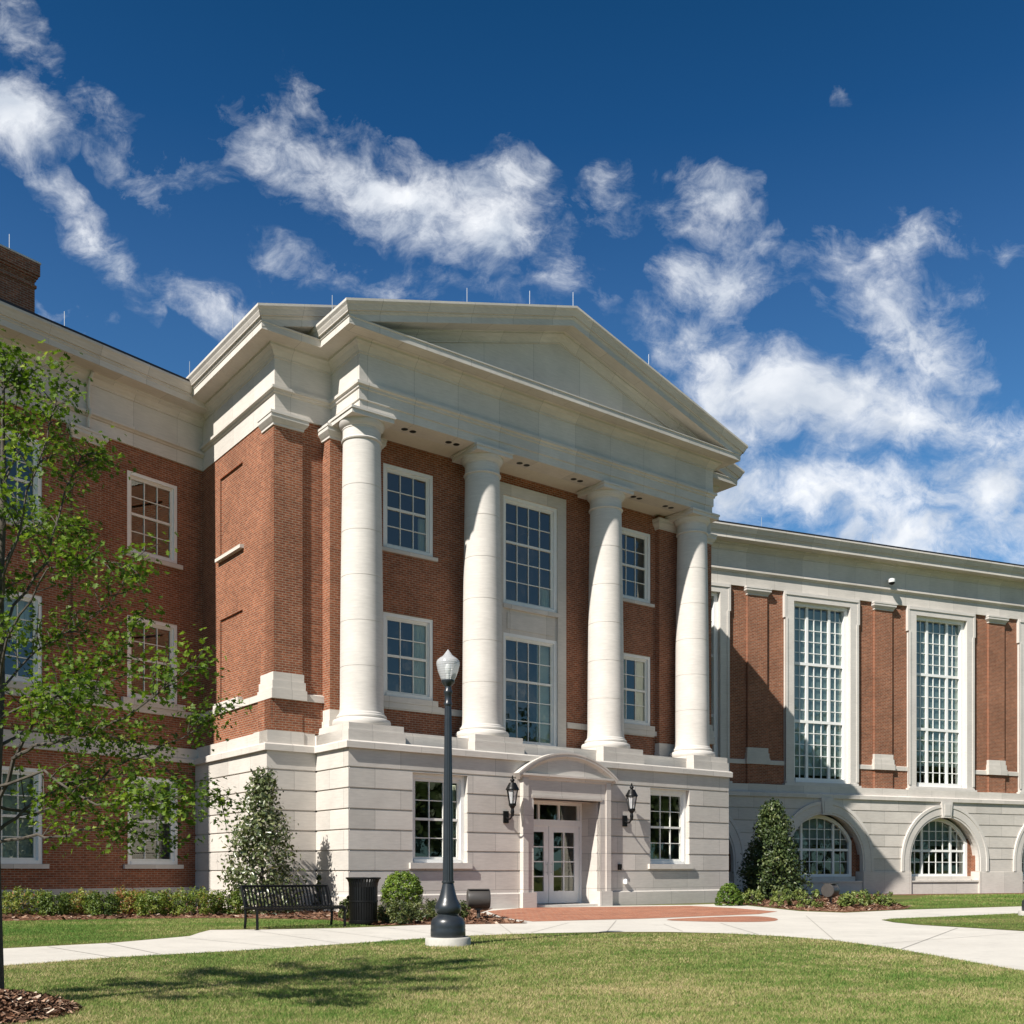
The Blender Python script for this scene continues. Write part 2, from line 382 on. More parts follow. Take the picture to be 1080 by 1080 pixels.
        if cap:
            s.face([r[0] for r in L][::-1]); s.face([r[-1] for r in L])
        return s
    def build(s, name, m, parent=None, mtx=None, frame=None, sharp=35, weld=False):
        me = bpy.data.meshes.new(name)
        me.from_pydata(s.v, [], s.f); 
        l = me.uv_layers.new(name='UVMap'); l.data.foreach_set('uv', np.array(s.uv, dtype=np.float32).ravel())
        me.polygons.foreach_set('use_smooth', s.sm)
        me.materials.append(m); me.validate(); me.update()
        if any(s.sm): me.set_sharp_from_angle(angle=R_(sharp))
        o = bpy.data.objects.new(name, me); COL.objects.link(o)
        place(o, parent, mtx)
        return o

def place(o, parent=None, mtx=None):
    """mtx is a world matrix; the thing's own matrix when there is a parent."""
    mtx = mtx if mtx is not None else (WORLD[parent.name] if parent else Matrix.Identity(4))
    WORLD[o.name] = mtx.copy()
    if parent:
        o.parent = parent; o.matrix_basis = WORLD[parent.name].inverted() @ mtx
    else: o.matrix_basis = mtx
WORLD = {}
def thing(name, label, cat, mtx, group=None):
    o = bpy.data.objects.new(name, None); COL.objects.link(o); o.empty_display_size = .3
    WORLD[o.name] = mtx.copy(); o.matrix_basis = mtx
    return tag(o, label, cat, group)
def tag(o, label=None, cat=None, group=None, kind=None):
    if label: o['label'] = label
    if cat: o['category'] = cat
    if group: o['group'] = group
    if kind: o['kind'] = kind
    return o
def kids(o): return [c for c in bpy.data.objects if c.parent == o]
def copy_tree(o, mtx, parent=None):
    """copy a thing or part with its parts, placed at world matrix mtx."""
    c = o.copy(); COL.objects.link(c); place(c, parent if parent else o.parent, mtx)
    for ch in kids(o):
        d = ch.copy(); COL.objects.link(d); WORLD[d.name] = mtx @ ch.matrix_basis; d.parent = c
        for g in kids(ch):
            e = g.copy(); COL.objects.link(e); WORLD[e.name] = WORLD[d.name] @ g.matrix_basis; e.parent = d
    return c
def T3(x, y, z=0, rz=0): return Matrix.Translation((x, y, z)) @ Matrix.Rotation(rz, 4, 'Z')

class Frame:
    def __init__(s, o, ang):
        a = R_(ang); s.o = o; s.ex = (math.sin(a), math.cos(a)); s.ey = (-math.cos(a), math.sin(a)); s.rz = math.atan2(s.ex[1], s.ex[0])
        s.M = T3(o[0], o[1], 0, s.rz)
    def at(s, a, b, z=0, rz=0): return s.M @ T3(a, b, z, rz)
    def w(s, a, b): return (s.o[0]+a*s.ex[0]+b*s.ey[0], s.o[1]+a*s.ex[1]+b*s.ey[1])
C = Frame((-4.43792, 28.53132), 52.84)     # portico pavilion: x along the front, y into the building, z up; front plane y=0
L = Frame((-10.02687, 33.52365), 37.84)    # left wing, origin at its inner corner, architrave plane y=0
Rf = Frame((16.90095, 49.96087), 67.84)    # right wing, architrave plane y=0

# ------------------------------------------------------------------ ground
def poly_sheet(name, pts, z, m, kind='structure', thick=0):
    b = MB()
    if thick: 
        b.face([(x, y, z) for x, y in pts])
        for i in range(len(pts)):
            p, q = pts[i], pts[(i+1) % len(pts)]
            b.face([(p[0], p[1], z-thick), (q[0], q[1], z-thick), (q[0], q[1], z), (p[0], p[1], z)])
    else: b.face([(x, y, z) for x, y in pts])
    o = b.build(name, m); o['kind'] = kind; return o
def gp(u, v, z=0.0):
    t = (z-CAM_H)*1109/(918-v); return ((u-540)/1109*t, t)
def smooth_pts(pts, it=2):
    for _ in range(it):
        q = []
        for i in range(len(pts)):
            a, b = pts[i], pts[(i+1) % len(pts)]
            q += [(a[0]*.75+b[0]*.25, a[1]*.75+b[1]*.25), (a[0]*.25+b[0]*.75, a[1]*.25+b[1]*.75)]
        pts = q
    return pts
g = MB(); g.face([(-1500, -600, 0), (1500, -600, 0), (1500, 2500, 0), (-1500, 2500, 0)])
lawn = g.build('lawn', M['lawn']); lawn['kind'] = 'structure'
near = [(-120, 1034), (2, 1019), (120, 1010), (250, 1003), (340, 997.4), (450, 989.6), (497, 987), (560, 984.6), (640, 983), (705, 983), (765, 984.5), (830, 988), (880, 992), (940, 1000), (1000, 1010.5), (1080, 1024.5), (1250, 1056)]
farl = [(1250, 950), (1080, 956), (1040, 957.2), (1000, 958.4), (957, 959.6), (891, 962.8), (844, 961.2), (784, 954.8), (755, 953.5), (728, 954.4), (553, 956.5), (508, 959), (500, 964), (530, 972), (415, 977), (362, 979), (300, 980.2), (222, 981), (210, 984), (200, 987.5), (120, 994.5), (2, 1000.7), (-120, 1011)]
walk = poly_sheet('path', [gp(*p) for p in near]+[gp(*p) for p in farl], .004, M['concrete'])
isl = [gp(*p) for p in [(930, 970.6), (942, 969.2), (1000, 966.8), (1075, 963.6), (1250, 957), (1250, 998), (1080, 982.4), (1030, 979.3), (967, 975.6), (942, 973)]]
tag(poly_sheet('lawn_island', isl, .010, M['lawn']))
pl1 = [gp(*p) for p in [(514, 961.2), (553, 957.6), (728, 955.6), (775, 958), (820, 961.6), (800, 964.3), (760, 966), (678, 969.2), (562, 972.2), (530, 968)]]
poly_sheet('brick_paving', pl1, .009, M['paver'])
pl2 = smooth_pts([gp(*p) for p in [(690, 970.4), (750, 967.4), (798, 966.2), (822, 969), (818, 972), (790, 972.8), (740, 972.4)]], 2)
poly_sheet('brick_paving', pl2, .009, M['paver'])
mulL = [L.w(-30, .5), L.w(-.3, .5), C.w(-1.3, 3), C.w(-1.3, 1.8), C.w(.1, 1.8), C.w(.1, .1), C.w(4.9, .05)]+[gp(*p) for p in [(506, 963), (540, 971), (556, 974.2), (480, 975.4), (396, 976.2), (372, 974), (355, 970.8), (300, 969), (220, 968.4), (120, 969.6), (2, 971.8), (-160, 974)]]
poly_sheet('mulch_bed', mulL, .0072, M['mulch'])
mulR = [C.w(15.2, .3), C.w(16.5, 2), C.w(16.5, 8), Rf.w(1.5, .1)]+[gp(*p) for p in [(922, 951), (938, 952.5), (962, 957.2), (950, 959.4), (891, 962), (844, 960.3), (790, 954.6), (768, 953.2)]]
poly_sheet('mulch_bed', mulR, .0076, M['mulch'])
stripR = [Rf.w(.5, -1.9), Rf.w(26, -1.9), Rf.w(26, 0), Rf.w(.5, 0)]
poly_sheet('mulch_strip', stripR, .0064, M['mulch'])
# control joints in the walk: shallow dark sawcuts
jt = MB()
def joint(u0, v0, u1, v1):
    a, b = Vector(gp(u0, v0)), Vector(gp(u1, v1)); d = (b-a).normalized(); n = Vector((-d.y, d.x))*.007
    jt.face([tuple(a-n)+(.0088,), tuple(b-n)+(.0088,), tuple(b+n)+(.0088,), tuple(a+n)+(.0088,)])
for q in [(50, 998.8, 118, 1010), (195, 989.5, 300, 999.5), (330, 980.2, 420, 991.5), (455, 976.7, 520, 985.6), (1080, 984, 930, 995.5), (700, 975, 720, 982.6), (600, 973.5, 560, 984), (112, 995, 170, 1007), (262, 981, 360, 995.5), (400, 977.5, 478, 988), (525, 973.5, 540, 985), (650, 971, 640, 983), (760, 974, 800, 986), (850, 966, 880, 992), (960, 962, 1010, 967), (1010, 979, 950, 1001.5)]: joint(*q)
o = jt.build('path_joint', simple_mat('sawcut', RGB(.30, .28, .245), .9)); o['kind'] = 'structure'

# ------------------------------------------------------------------ BUILDING
BLD = thing('university_building', 'three-storey red brick building with white limestone portico of four round columns and long wings', 'building', C.M)
def part(b, name, m, fr=C, parent=None, **k):
    if parent: 
        o = b.build(name, m, parent, fr.M, **k)
    else: o = b.build(name, m, BLD, fr.M, **k)
    return o

def wall(b, a0, a1, z0, z1, d, openings=(), rev=.25):
    """flat wall face with rectangular openings (a0,a1,z0,z1) and their reveals."""
    ops = [q for q in openings if q[1] > a0 and q[0] < a1 and q[3] > z0 and q[2] < z1]
    sx = sorted({a0, a1, *[min(max(q[i], a0), a1) for q in ops for i in (0, 1)]})
    sz = sorted({z0, z1, *[min(max(q[i], z0), z1) for q in ops for i in (2, 3)]})
    for i in range(len(sx)-1):
        for j in range(len(sz)-1):
            cx, cz = (sx[i]+sx[i+1])/2, (sz[j]+sz[j+1])/2
            if any(q[0] < cx < q[1] and q[2] < cz < q[3] for q in ops): continue
            b.face([(sx[i], d, sz[j]), (sx[i+1], d, sz[j]), (sx[i+1], d, sz[j+1]), (sx[i], d, sz[j+1])])
    for (p, q, r, t) in ops:
        r2, t2 = max(r, z0), min(t, z1); e = d+rev
        b.face([(p, d, r2), (p, e, r2), (p, e, t2), (p, d, t2)][::-1]); b.face([(q, e, r2), (q, d, r2), (q, d, t2), (q, e, t2)][::-1])
        if r >= z0: b.face([(p, e, r), (q, e, r), (q, d, r), (p, d, r)][::-1])
        if t <= z1: b.face([(p, d, t), (q, d, t), (q, e, t), (p, e, t)][::-1])

GZ = [.567*k for k in range(2, 8)]
def rustic(b, a0, a1, d, openings=(), z_top=4.49, ends='', rev=.3):
    """channel-jointed limestone: plinth, courses and recessed joints."""
    g_ = .026
    b.face([(a0, d-.06, .0), (a1, d-.06, .0), (a1, d-.06, .44), (a0, d-.06, .44)]) if not openings else wall(b, a0, a1, 0, .44, d-.06, openings, rev)
    wall_top = lambda z, f, t, ops: [b.face([(p, f, z), (q, f, z), (q, t, z+(.04 if z < .5 else 0)), (p, t, z+(.04 if z < .5 else 0))]) for p, q in spans(a0, a1, z, ops)]
    wall_top(.44, d-.06, d, openings)
    zs = [.48]+GZ+[z_top]
    for i in range(len(zs)-1):
        lo = zs[i]+(g_ if i else 0); hi = zs[i+1]-(g_ if i < len(zs)-2 else 0)
        wall(b, a0, a1, lo, hi, d, openings, rev)
        if i < len(zs)-2:
            z = zs[i+1]
            wall(b, a0, a1, z-g_, z+g_, d+.035, openings, rev)
            for p, q in spans(a0, a1, z, openings):
                b.face([(p, d, z-g_), (q, d, z-g_), (q, d+.035, z-g_), (p, d+.035, z-g_)])
                b.face([(p, d+.035, z+g_), (q, d+.035, z+g_), (q, d, z+g_), (p, d, z+g_)])
def spans(a0, a1, z, ops):
    cur = a0; out = []
    for q in sorted([q for q in ops if q[2] < z < q[3]]):
        if q[0] > cur: out.append((cur, min(q[0], a1)))
        cur = max(cur, q[1])
    if cur < a1: out.append((cur, a1))
    return out

# ---- profiles (out, z)
P_STRING = [(-.1, 4.49), (.10, 4.49), (.10, 4.66), (.05, 4.70), (-.1, 4.70)]
P_TOP = [(.13, 14.59), (.13, 14.67), (.02, 14.70), (.02, 15.47), (.05, 15.48), (.05, 15.53), (.10, 15.58), (.15, 15.65), (.24, 15.71), (.24, 15.765), (.26, 15.78), (.70, 15.795), (.70, 15.965), (.725, 15.985), (.725, 16.01), (.3, 16.04)]
P_ENT2 = [(-.7, 13.95), (0, 13.95), (0, 14.19), (.035, 14.20), (.035, 14.48), (.07, 14.50), (.075, 14.56)]+P_TOP
P_ENT = [(o_-.004, z_-.004) for o_, z_ in [(-.7, 13.95), (0, 13.95), (0, 14.49), (.05, 14.52), (.06, 14.56)]+P_TOP]
P_CROWN = [(.5, 15.99), (.71, 15.995), (.74, 16.015), (.74, 16.045), (.785, 16.055), (.79, 16.085), (.80, 16.10), (.835, 16.165), (.84, 16.185), (.85, 16.20), (.885, 16.245), (.895, 16.26), (.895, 16.325), (.5, 16.34)]
LDZ = -.18
P_ENTL = [(o_, z_+(LDZ if z_ > 14.55 else (0 if z_ < 14.4 else LDZ*.9))) for o_, z_ in P_ENT]
P_CROWNL = [(o_-.02, z_+LDZ) for o_, z_ in P_CROWN]
P_BEAD = P_CROWN

# ---- pavilion limestone base
OPG = [(2.04, 3.93, 1.37, 3.93), (11.42, 13.31, 1.37, 3.93)]
DOOR = (6.28, 9.02, 0, 3.36)
b = MB()
rustic(b, 0, 15.35, 0, OPG+[DOOR], rev=.28)
b.sub((0, 1.93), (0, -1), (1, 0)); rustic(b, 0, 1.93, 0)
b.sub((15.35, 0), (0, 1), (-1, 0)); rustic(b, 0, 1.93, 0)
b.sub((-1.5, 1.93)); rustic(b, 0, 1.5, 0)
b.sub((15.35, 1.93)); rustic(b, 0, 1.5, 0)
b.sub((-1.5, 8), (0, -1), (1, 0)); rustic(b, 0, 6.07, 0)
b.sub((16.85, 1.93), (0, 1), (-1, 0)); rustic(b, 0, 8.5, 0)
b.sub()
OUT = [(-1.5, 8), (-1.5, 1.93), (0, 1.93), (0, 0), (15.35, 0), (15.35, 1.93), (16.85, 1.93), (16.85, 9.5)]
base = part(b, 'limestone_base', M['ashlar'])
b = MB(); b.sweep(OUT, P_STRING); part(b, 'string_course', M['stone'])
# porch floor, low wall between pedestals, stone band at the foot of the brick
b = MB()
b.box(.0, 15.35, .36, 1.9, 4.71, 5.0, 'b'); b.box(.06, 15.29, .38, 1.88, 5.0, 5.09, 'b')
part(b, 'porch_floor', M['stone'])
b = MB()
for a0, a1 in ((0, 1.81), (4.2, 6.05), (9.3, 11.15), (13.54, 15.35)):
    b = MB(); b.box(a0, a1, 0.003, 2.05, 4.70, 5.0, 'b'); b.box(a0+.035, a1-.035, .04, 1.8, 5.0, 5.19, 'b')
    part(b, 'pedestal', M['stone'])
b = MB()
b.box(-1.44, 0, 1.99, 2.5, 4.70, 5.05, 'b'); b.box(-1.44, -.8, 2.0, 8, 4.70, 5.05, 'bf')
# step-ups under the corner pilasters
b.box(-1.475, -.36, 1.96, 2.5, 4.70, 5.065, 'b'); b.box(-1.475, -1, 1.965, 2.9, 4.70, 5.065, 'bf')
part(b, 'stone_band', M['stone'])
b = MB(); b.box(15.35, 16.79, 1.99, 2.5, 4.70, 5.05, 'b'); b.box(16.2, 16.79, 2.0, 9.5, 4.70, 5.05, 'bf'); b.box(15.71, 16.825, 1.96, 2.5, 4.70, 5.065, 'b')
part(b, 'stone_band', M['stone'])

# ---- pavilion brickwork
OPP = [(2.13, 3.9, 10.76, 13.28), (2.13, 3.9, 6.36, 8.85), (11.45, 13.22, 10.76, 13.28), (11.45, 13.22, 6.36, 8.85), (6.17, 9.18, 4.9, 13.64)]
b = MB()
wall(b, -.42, 15.77, 4.9, 13.97, 1.8+.2, []) if False else None
wall(b, .5, 14.85, 5.0, 14.0, 1.8, OPP, .12)
b.box(-.45, .5, 2.06, 2.5, 5.05, 14.0, 'kbt'); b.box(14.85, 15.8, 2.06, 2.5, 5.05, 14.0, 'kbt')
# corner pilasters of the shoulders
for a0, a1 in ((-1.27, -.40), (15.75, 16.62)):
    b.box(a0, a1, 1.98, 2.6, 5.05, 14.0, 'kbt')
b.sub((-1.27, 2.78), (0, -1), (1, 0)); b.face([(0, 0, 5.05), (.79, 0, 5.05), (.79, 0, 14), (0, 0, 14)])
b.box(-.06, 0, .0, .1, 5.05, 14.0, 'kbt')
# side walls with blind windows
BLW = [(0.42, 2.22, 10.80, 13.28), (.42, 2.22, 6.3, 8.90)]
b.sub((-1.21, 8.0), (0, -1), (1, 0))
wall(b, 0, 5.25, 5.05, 14.0, 0, [(1.95, 3.7, 10.80, 13.28), (1.95, 3.7, 6.3, 8.90)], .055)
for z0, z1 in ((10.8, 13.28), (6.3, 8.9)): b.face([(1.95, .055, z0), (3.7, .055, z0), (3.7, .055, z1), (1.95, .055, z1)])
b.sub((16.56, 2.0), (0, 1), (-1, 0)); wall(b, 0, 7.5, 5.05, 14.0, 0, [])
b.sub()
# brick apron below the string band, a little proud
b.box(-1.36, .28, 2.0, 2.4, 5.05, 5.96, 'kb') ; b.box(15.07, 16.71, 2.0, 2.4, 5.05, 5.96, 'kb')
b.sub((-1.31, 8.0), (0, -1), (1, 0)); b.box(0, 6.0, 0, .09, 5.05, 5.96, 'kbr'); b.sub()
b.sub((-1.36, 2.86), (0, -1), (1, 0)); b.box(0, .86, 0, .09, 5.05, 5.955, 'kbr'); b.sub()
# antae behind the end columns
for a0, a1 in ((.27, 1.9), (13.45, 15.08)):
    b.box(a0, a1, 1.6, 2.07, 5.05, 13.98, 'kbt')
part(b, 'brick_wall', M['brick'])

# string band with stepped plinth blocks
P_SB = [(-.05, 5.96), (.05, 5.96), (.05, 6.15), (-.05, 6.19)]
TIERS = ((.10, 5.957, 6.23), (.07, 6.23, 6.46), (.035, 6.46, 6.70))
for pa, ws in (([(1.85, 1.8), (6.1, 1.8)], 3.015), ([(9.25, 1.8), (13.35, 1.8)], 12.335)):
    b = MB(); b.sweep(pa, P_SB); b.box(ws-1.15, ws+1.15, 1.72, 1.85, 6.0, 6.17, 'k'); b.box(ws-1.0, ws+1.0, 1.70, 1.85, 6.17, 6.34, 'k'); part(b, 'string_band', M['stone'])
b = MB(); b.sweep([(-1.31, 8), (-1.31, 2.0), (.28, 2.0)], P_SB)
b.sub((-1.31, 8), (0, -1), (1, 0)); b.box(1.75, 3.7, -.055, .1, 6.13, 6.30, 'k'); b.sub(); part(b, 'string_band', M['stone'])
b = MB(); b.sub((-1.31, 8), (0, -1), (1, 0)); b.box(1.85, 3.8, -.03, .15, 10.70, 10.80, 'k'); part(b, 'blind_window_sill', M['stone'])
b = MB(); b.sweep([(15.07, 2.0), (16.66, 2.0), (16.66, 9)], P_SB); part(b, 'string_band', M['stone'])
for (a0, a1) in ((-1.27, -.40), (15.75, 16.62)):
    b = MB()
    for e, z0, z1 in TIERS:
        b.box(a0-e, a1+e, 1.98-e, 2.3, z0, z1)
        if a0 < 0: b.box(-1.27-e+.003, -.9, 2.0, 2.78+e, z0, z1-.003)
    part(b, 'pilaster_base', M['stone'])
for a0, a1 in ((.27, 1.9), (13.45, 15.08)):
    b = MB(); b.box(a0-.05, a1+.05, 1.55, 2.1, 5.05, 5.42); b.box(a0-.02, a1+.02, 1.58, 2.1, 5.42, 5.74); part(b, 'pilaster_base', M['stone'])
# pilaster capitals
P_CAP = [(0, 13.58), (.035, 13.59), (.035, 13.64), (.07, 13.68), (.125, 13.75), (.14, 13.77), (.14, 13.86), (.16, 13.87), (.16, 13.943), (-.2, 13.944)]
def cap_ring(b, x0, x1, y0, y1, prof): b.sweep([(x0, y1), (x0, y0), (x1, y0), (x1, y1)], prof)
b = MB(); cap_ring(b, -1.27, -.40, 1.98, 2.74, P_CAP); part(b, 'pilaster_capital', M['smooth'])
b = MB(); cap_ring(b, 15.75, 16.62, 1.98, 3.12, P_CAP); part(b, 'pilaster_capital', M['smooth'])
P_CAPA = [(o_, z_-.12) for o_, z_ in P_CAP]
b = MB(); cap_ring(b, .27, 1.9, 1.6, 2.07, P_CAPA); part(b, 'pilaster_capital', M['smooth'])
b = MB(); cap_ring(b, 13.45, 15.08, 1.6, 2.07, P_CAPA); part(b, 'pilaster_capital', M['smooth'])

# ---- columns
def column():
    b = MB()
    prof = []; z0, z1 = .40, 8.02
    N = 36; joints = [z0+(z1-z0)*k/6 for k in range(1, 6)]
    zs = sorted([z0+(z1-z0)*i/N for i in range(N+1)]+[j+e for j in joints for e in (-.009, -.004, .004, .009)])
    for z in zs:
        t = (z-z0)/(z1-z0); r = .615-.085*t**1.7
        if any(abs(z-j) < .006 for j in joints): r -= .010
        prof.append((r, z))
    prof = [(.66, .33), (.655, .37), (.63, .40)]+prof[1:]
    b.lathe(prof, 56, cap=False)
    col = b.build('column', M['smooth'], BLD, C.at(.92, .92, 5.19), sharp=25)
    b = MB(); b.lathe([(.76, 0), (.80, .02), (.825, .07), (.825, .14), (.80, .19), (.74, .215), (.70, .22), (.695, .245), (.71, .26), (.71, .30), (.69, .325), (.66, .33)], 56)
    b.build('column_base', M['smooth'], col, C.at(.92, .92, 5.19))
    b = MB()
    b.lathe([(.53, 8.02), (.565, 8.03), (.58, 8.06), (.565, 8.09), (.535, 8.10), (.535, 8.35), (.55, 8.36), (.55, 8.39), (.585, 8.42), (.625, 8.47), (.648, 8.53), (.652, 8.57)], 56)
    b.box(-.67, .67, -.67, .67, 8.57, 8.69); b.box(-.70, .70, -.70, .70, 8.69, 8.755)
    b.build('capital', M['smooth'], col, C.at(.92, .92, 5.19))
    return col
col0 = column()
for s_ in (5.12, 10.23, 14.43): copy_tree(col0, C.at(s_, .92, 5.19), BLD)

# ---- entablature, cornice, pediment
def ent_path(prof_path, name, prof, m=M['stone']):
    b = MB(); b.sweep(prof_path, prof); return part(b, name, m)
b = MB(); b.sweep([(.52, 2.6), (.52, .32), (14.83, .32), (14.83, 2.6)], P_ENT2); ent = part(b, 'entablature', M['stone'])
b = MB(); b.sweep([(-1.24, 8.6), (-1.24, 1.98), (1.3, 1.98)], P_ENT); part(b, 'entablature', M['stone'])
b = MB(); b.sweep([(14.05, 1.98), (16.59, 1.98), (16.59, 9.6)], P_ENT); part(b, 'entablature', M['stone'])
b = MB(); b.box(.5, 14.85, .9, 2.1, 13.972, 14.1); part(b, 'porch_ceiling', M['plaster'])
# crown moulding along the eaves
b = MB()
def eave(b, x, y0, y1, left=True, mitre=True):
    s_ = -1 if left else 1
    rows = [[(x+s_*o_, y0-o_, z_) for o_, z_ in P_CROWN], [(x+s_*o_, y1, z_) for o_, z_ in P_CROWN]]
    for j in range(len(P_CROWN)-1):
        q = [rows[0][j], rows[1][j], rows[1][j+1], rows[0][j+1]]
        b.face(q if not left else q[::-1])
eave(b, -1.24, 1.98, 8.6); eave(b, .52, .32, 3.6); eave(b, 14.83, .32, 3.6, False); eave(b, 16.59, 1.98, 9.6, False)
SL = .2965; MID = 7.675
P_RAKE = [(.0, 15.50), (.05, 15.505), (.05, 15.54), (.10, 15.59), (.15, 15.66), (.24, 15.715), (.24, 15.765), (.26, 15.775), (.704, 15.788), (.704, 15.965)]+P_CROWN[2:-1]+[(.0, 16.33)]
def rake(b, sc_, d):
    """raking cornice of a gable whose frieze corner is at sc_ (left), plane d; both slopes."""
    for sgn in (1, -1):
        lo, hi = [], []
        for o_, h in P_RAKE:
            e = sc_-o_; zz = h+SL*(e-(sc_-.895)); ex_ = e
            if h < 16.04 and ex_ < sc_+0: pass
            lo.append((e if sgn > 0 else 2*MID-e, d-o_, zz)); hi.append((MID, d-o_, h+SL*(MID-(sc_-.895))))
        for j in range(len(lo)-1):
            q = [lo[j], hi[j], hi[j+1], lo[j+1]]; b.face(q if sgn > 0 else q[::-1])
rake(b, .52, .32); rake(b, -1.24, 1.98)
corn = part(b, 'cornice', M['stone'], parent=ent)
b = MB()
for sc_, d in ((.52, .32), (-1.24, 1.98)):
    dd = d-.004
    b.face([(sc_-.2, dd, 15.94), (2*MID-sc_+.2, dd, 15.94), (2*MID-sc_+.2, dd, 16.03), (MID, dd, 15.55+SL*(MID-sc_+.895)), (sc_-.2, dd, 16.03)])
part(b, 'tympanum', M['panel'], parent=ent)
# roofs
b = MB()
for sc_, d0, d1, dz in ((.52, -.52, 9, 0), (-1.24, 1.13, 16, 0)):
    e = sc_-.85; z0 = 16.315; zt = z0+SL*(MID-e)
    b.face([(e, d0, z0), (MID, d0, zt), (MID, d1, zt), (e, d1, z0)]); b.face([(MID, d0, zt), (2*MID-e, d0, z0), (2*MID-e, d1, z0), (MID, d1, zt)])
b.box(-1.25, 16.6, 2.5, 15.5, 16.0, 16.3)
part(b, 'roof', M['roof'])
# backs and interior
b = MB()
b.box(-1.2, 16.5, 15.2, 15.5, 0, 16.2)
part(b, 'rear_wall', M['brick'])
b = MB()
for z in (.06, 5.0, 9.75, 13.9): b.box(-1.1, 16.4, 2.3, 15.1, z-.02 if z < 1 else z-.3, z+.04)
b.box(-1.1, 16.4, 7.2, 7.35, .1, 14)
for a in (1.0, 5.2, 10.2, 14.4): b.box(a-.06, a+.06, 2.35, 7.2, .12, 13.6)
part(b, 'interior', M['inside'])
# downlights
b = MB()
for k in (-.14, .14): b.lathe([(.075, 0), (.115, .0), (.115, -.012), (.07, -.014), (.06, .02)], 20, (k, 0)) if False else b.lathe([(.10, -.022), (.115, -.012), (.115, .0)], 20, (k, 0))
dl = b.build('downlight', M['black'], BLD, C.at(2.39, .78, 13.971))
for s_ in (3.92, 6.60, 8.83, 11.52, 13.06): copy_tree(dl, C.at(s_, .78, 13.971), BLD)

# ---- windows
def window(name, w, h, cols, rows, meet, fr=.13, rec=.04, setb=.10, sash=.055, mun=.026, sill=True, sill_w=.14, sill_h=.15, sill_p=.09, glass='glass', mat_='white', bot=.10):
    """double-hung window, origin at the bottom centre of its opening on the wall face."""
    b = MB(); x0, x1 = -w/2, w/2
    yf = rec
    b.box(x0, x0+fr, yf, yf+.16, 0, h, 'k'); b.box(x1-fr, x1, yf, yf+.16, 0, h, 'k'); b.box(x0+fr, x1-fr, yf, yf+.16, h-fr, h, 'klr'); b.box(x0+fr, x1-fr, yf-.02, yf+.16, 0, bot, 'k')
    # stepped inner stop
    i = fr; j = .035
    b.box(x0+i, x0+i+j, yf+.05, yf+.16, bot, h-fr, 'kltb'); b.box(x1-i-j, x1-i, yf+.05, yf+.16, bot, h-fr, 'krtb'); b.box(x0+i+j, x1-i-j, yf+.05, yf+.16, h-fr-j, h-fr, 'ktlr')
    win = b.build(name, M[mat_])
    gx0, gx1, gz0, gz1 = x0+i+j, x1-i-j, bot, h-fr-j
    b = MB(); yg = yf+setb
    b.box(gx0, gx0+sash, yg-.03, yg+.03, gz0, gz1, 'k'); b.box(gx1-sash, gx1, yg-.03, yg+.03, gz0, gz1, 'k'); b.box(gx0+sash, gx1-sash, yg-.03, yg+.03, gz0, gz0+sash*1.3, 'k'); b.box(gx0+sash, gx1-sash, yg-.03, yg+.03, gz1-sash, gz1, 'k')
    ax0, ax1, az0, az1 = gx0+sash, gx1-sash, gz0+sash*1.3, gz1-sash
    for c in range(1, cols):
        x = ax0+(ax1-ax0)*c/cols; b.box(x-mun/2, x+mun/2, yg-.022, yg+.022, az0, az1, 'ktb')
    for r in range(1, rows):
        z = az0+(az1-az0)*r/rows; t = .036 if r in meet else mun/2; p = .034 if r in meet else .018
        b.box(ax0, ax1, yg-p, yg+p, z-t, z+t, 'klr')
    o = b.build('glazing_bars', M['sash'])
    b = MB(); b.face([(gx0+.02, yg+.01, gz0+.02), (gx1-.02, yg+.01, gz0+.02), (gx1-.02, yg+.01, gz1-.02), (gx0+.02, yg+.01, gz1-.02)])
    gl = b.build('pane', M[glass])
    ch = [o, gl]
    if sill:
        b = MB(); b.box(x0-sill_w, x1+sill_w, -sill_p, .12, -sill_h, -.001)
        ch.append(b.build('sill', M['stone']))
    for c in ch: c.parent = win
    return win
def setpart(win, mtx):
    place(win, BLD, mtx)
    for c in kids(win): WORLD[c.name] = mtx.copy()
    return win
def drape(win, kind, *a):
    """curtain or roller shade hung inside one window: a fold-by-fold sheet."""
    m = WORLD[win.name]; b = MB()
    if kind == 'curtain':
        x0, x1, z0, z1, y = a; n = 40
        rows = [[(x0+(x1-x0)*i/n, y+.035*math.sin(i*1.35+z), z) for i in range(n+1)] for z in (z0, z1)]
        b.grid(rows, False, True); b.build('curtain', M['curtain'], win, m)
    else:
        x0, x1, z0, z1, y = a; b.box(x0, x1, y, y+.01, z0, z1); b.build('shade', M['shade'], win, m)
# pavilion ground floor
wg = setpart(window('window', 1.89, 2.56, 3, 4, (2,), fr=.13, rec=.16, setb=.09, sill_w=.12, sill_h=.17), C.at(2.985, 0, 1.37))
wg2 = copy_tree(wg, C.at(12.365, 0, 1.37), BLD)
drape(wg, 'curtain', .55, .8, .2, 2.3, .45)
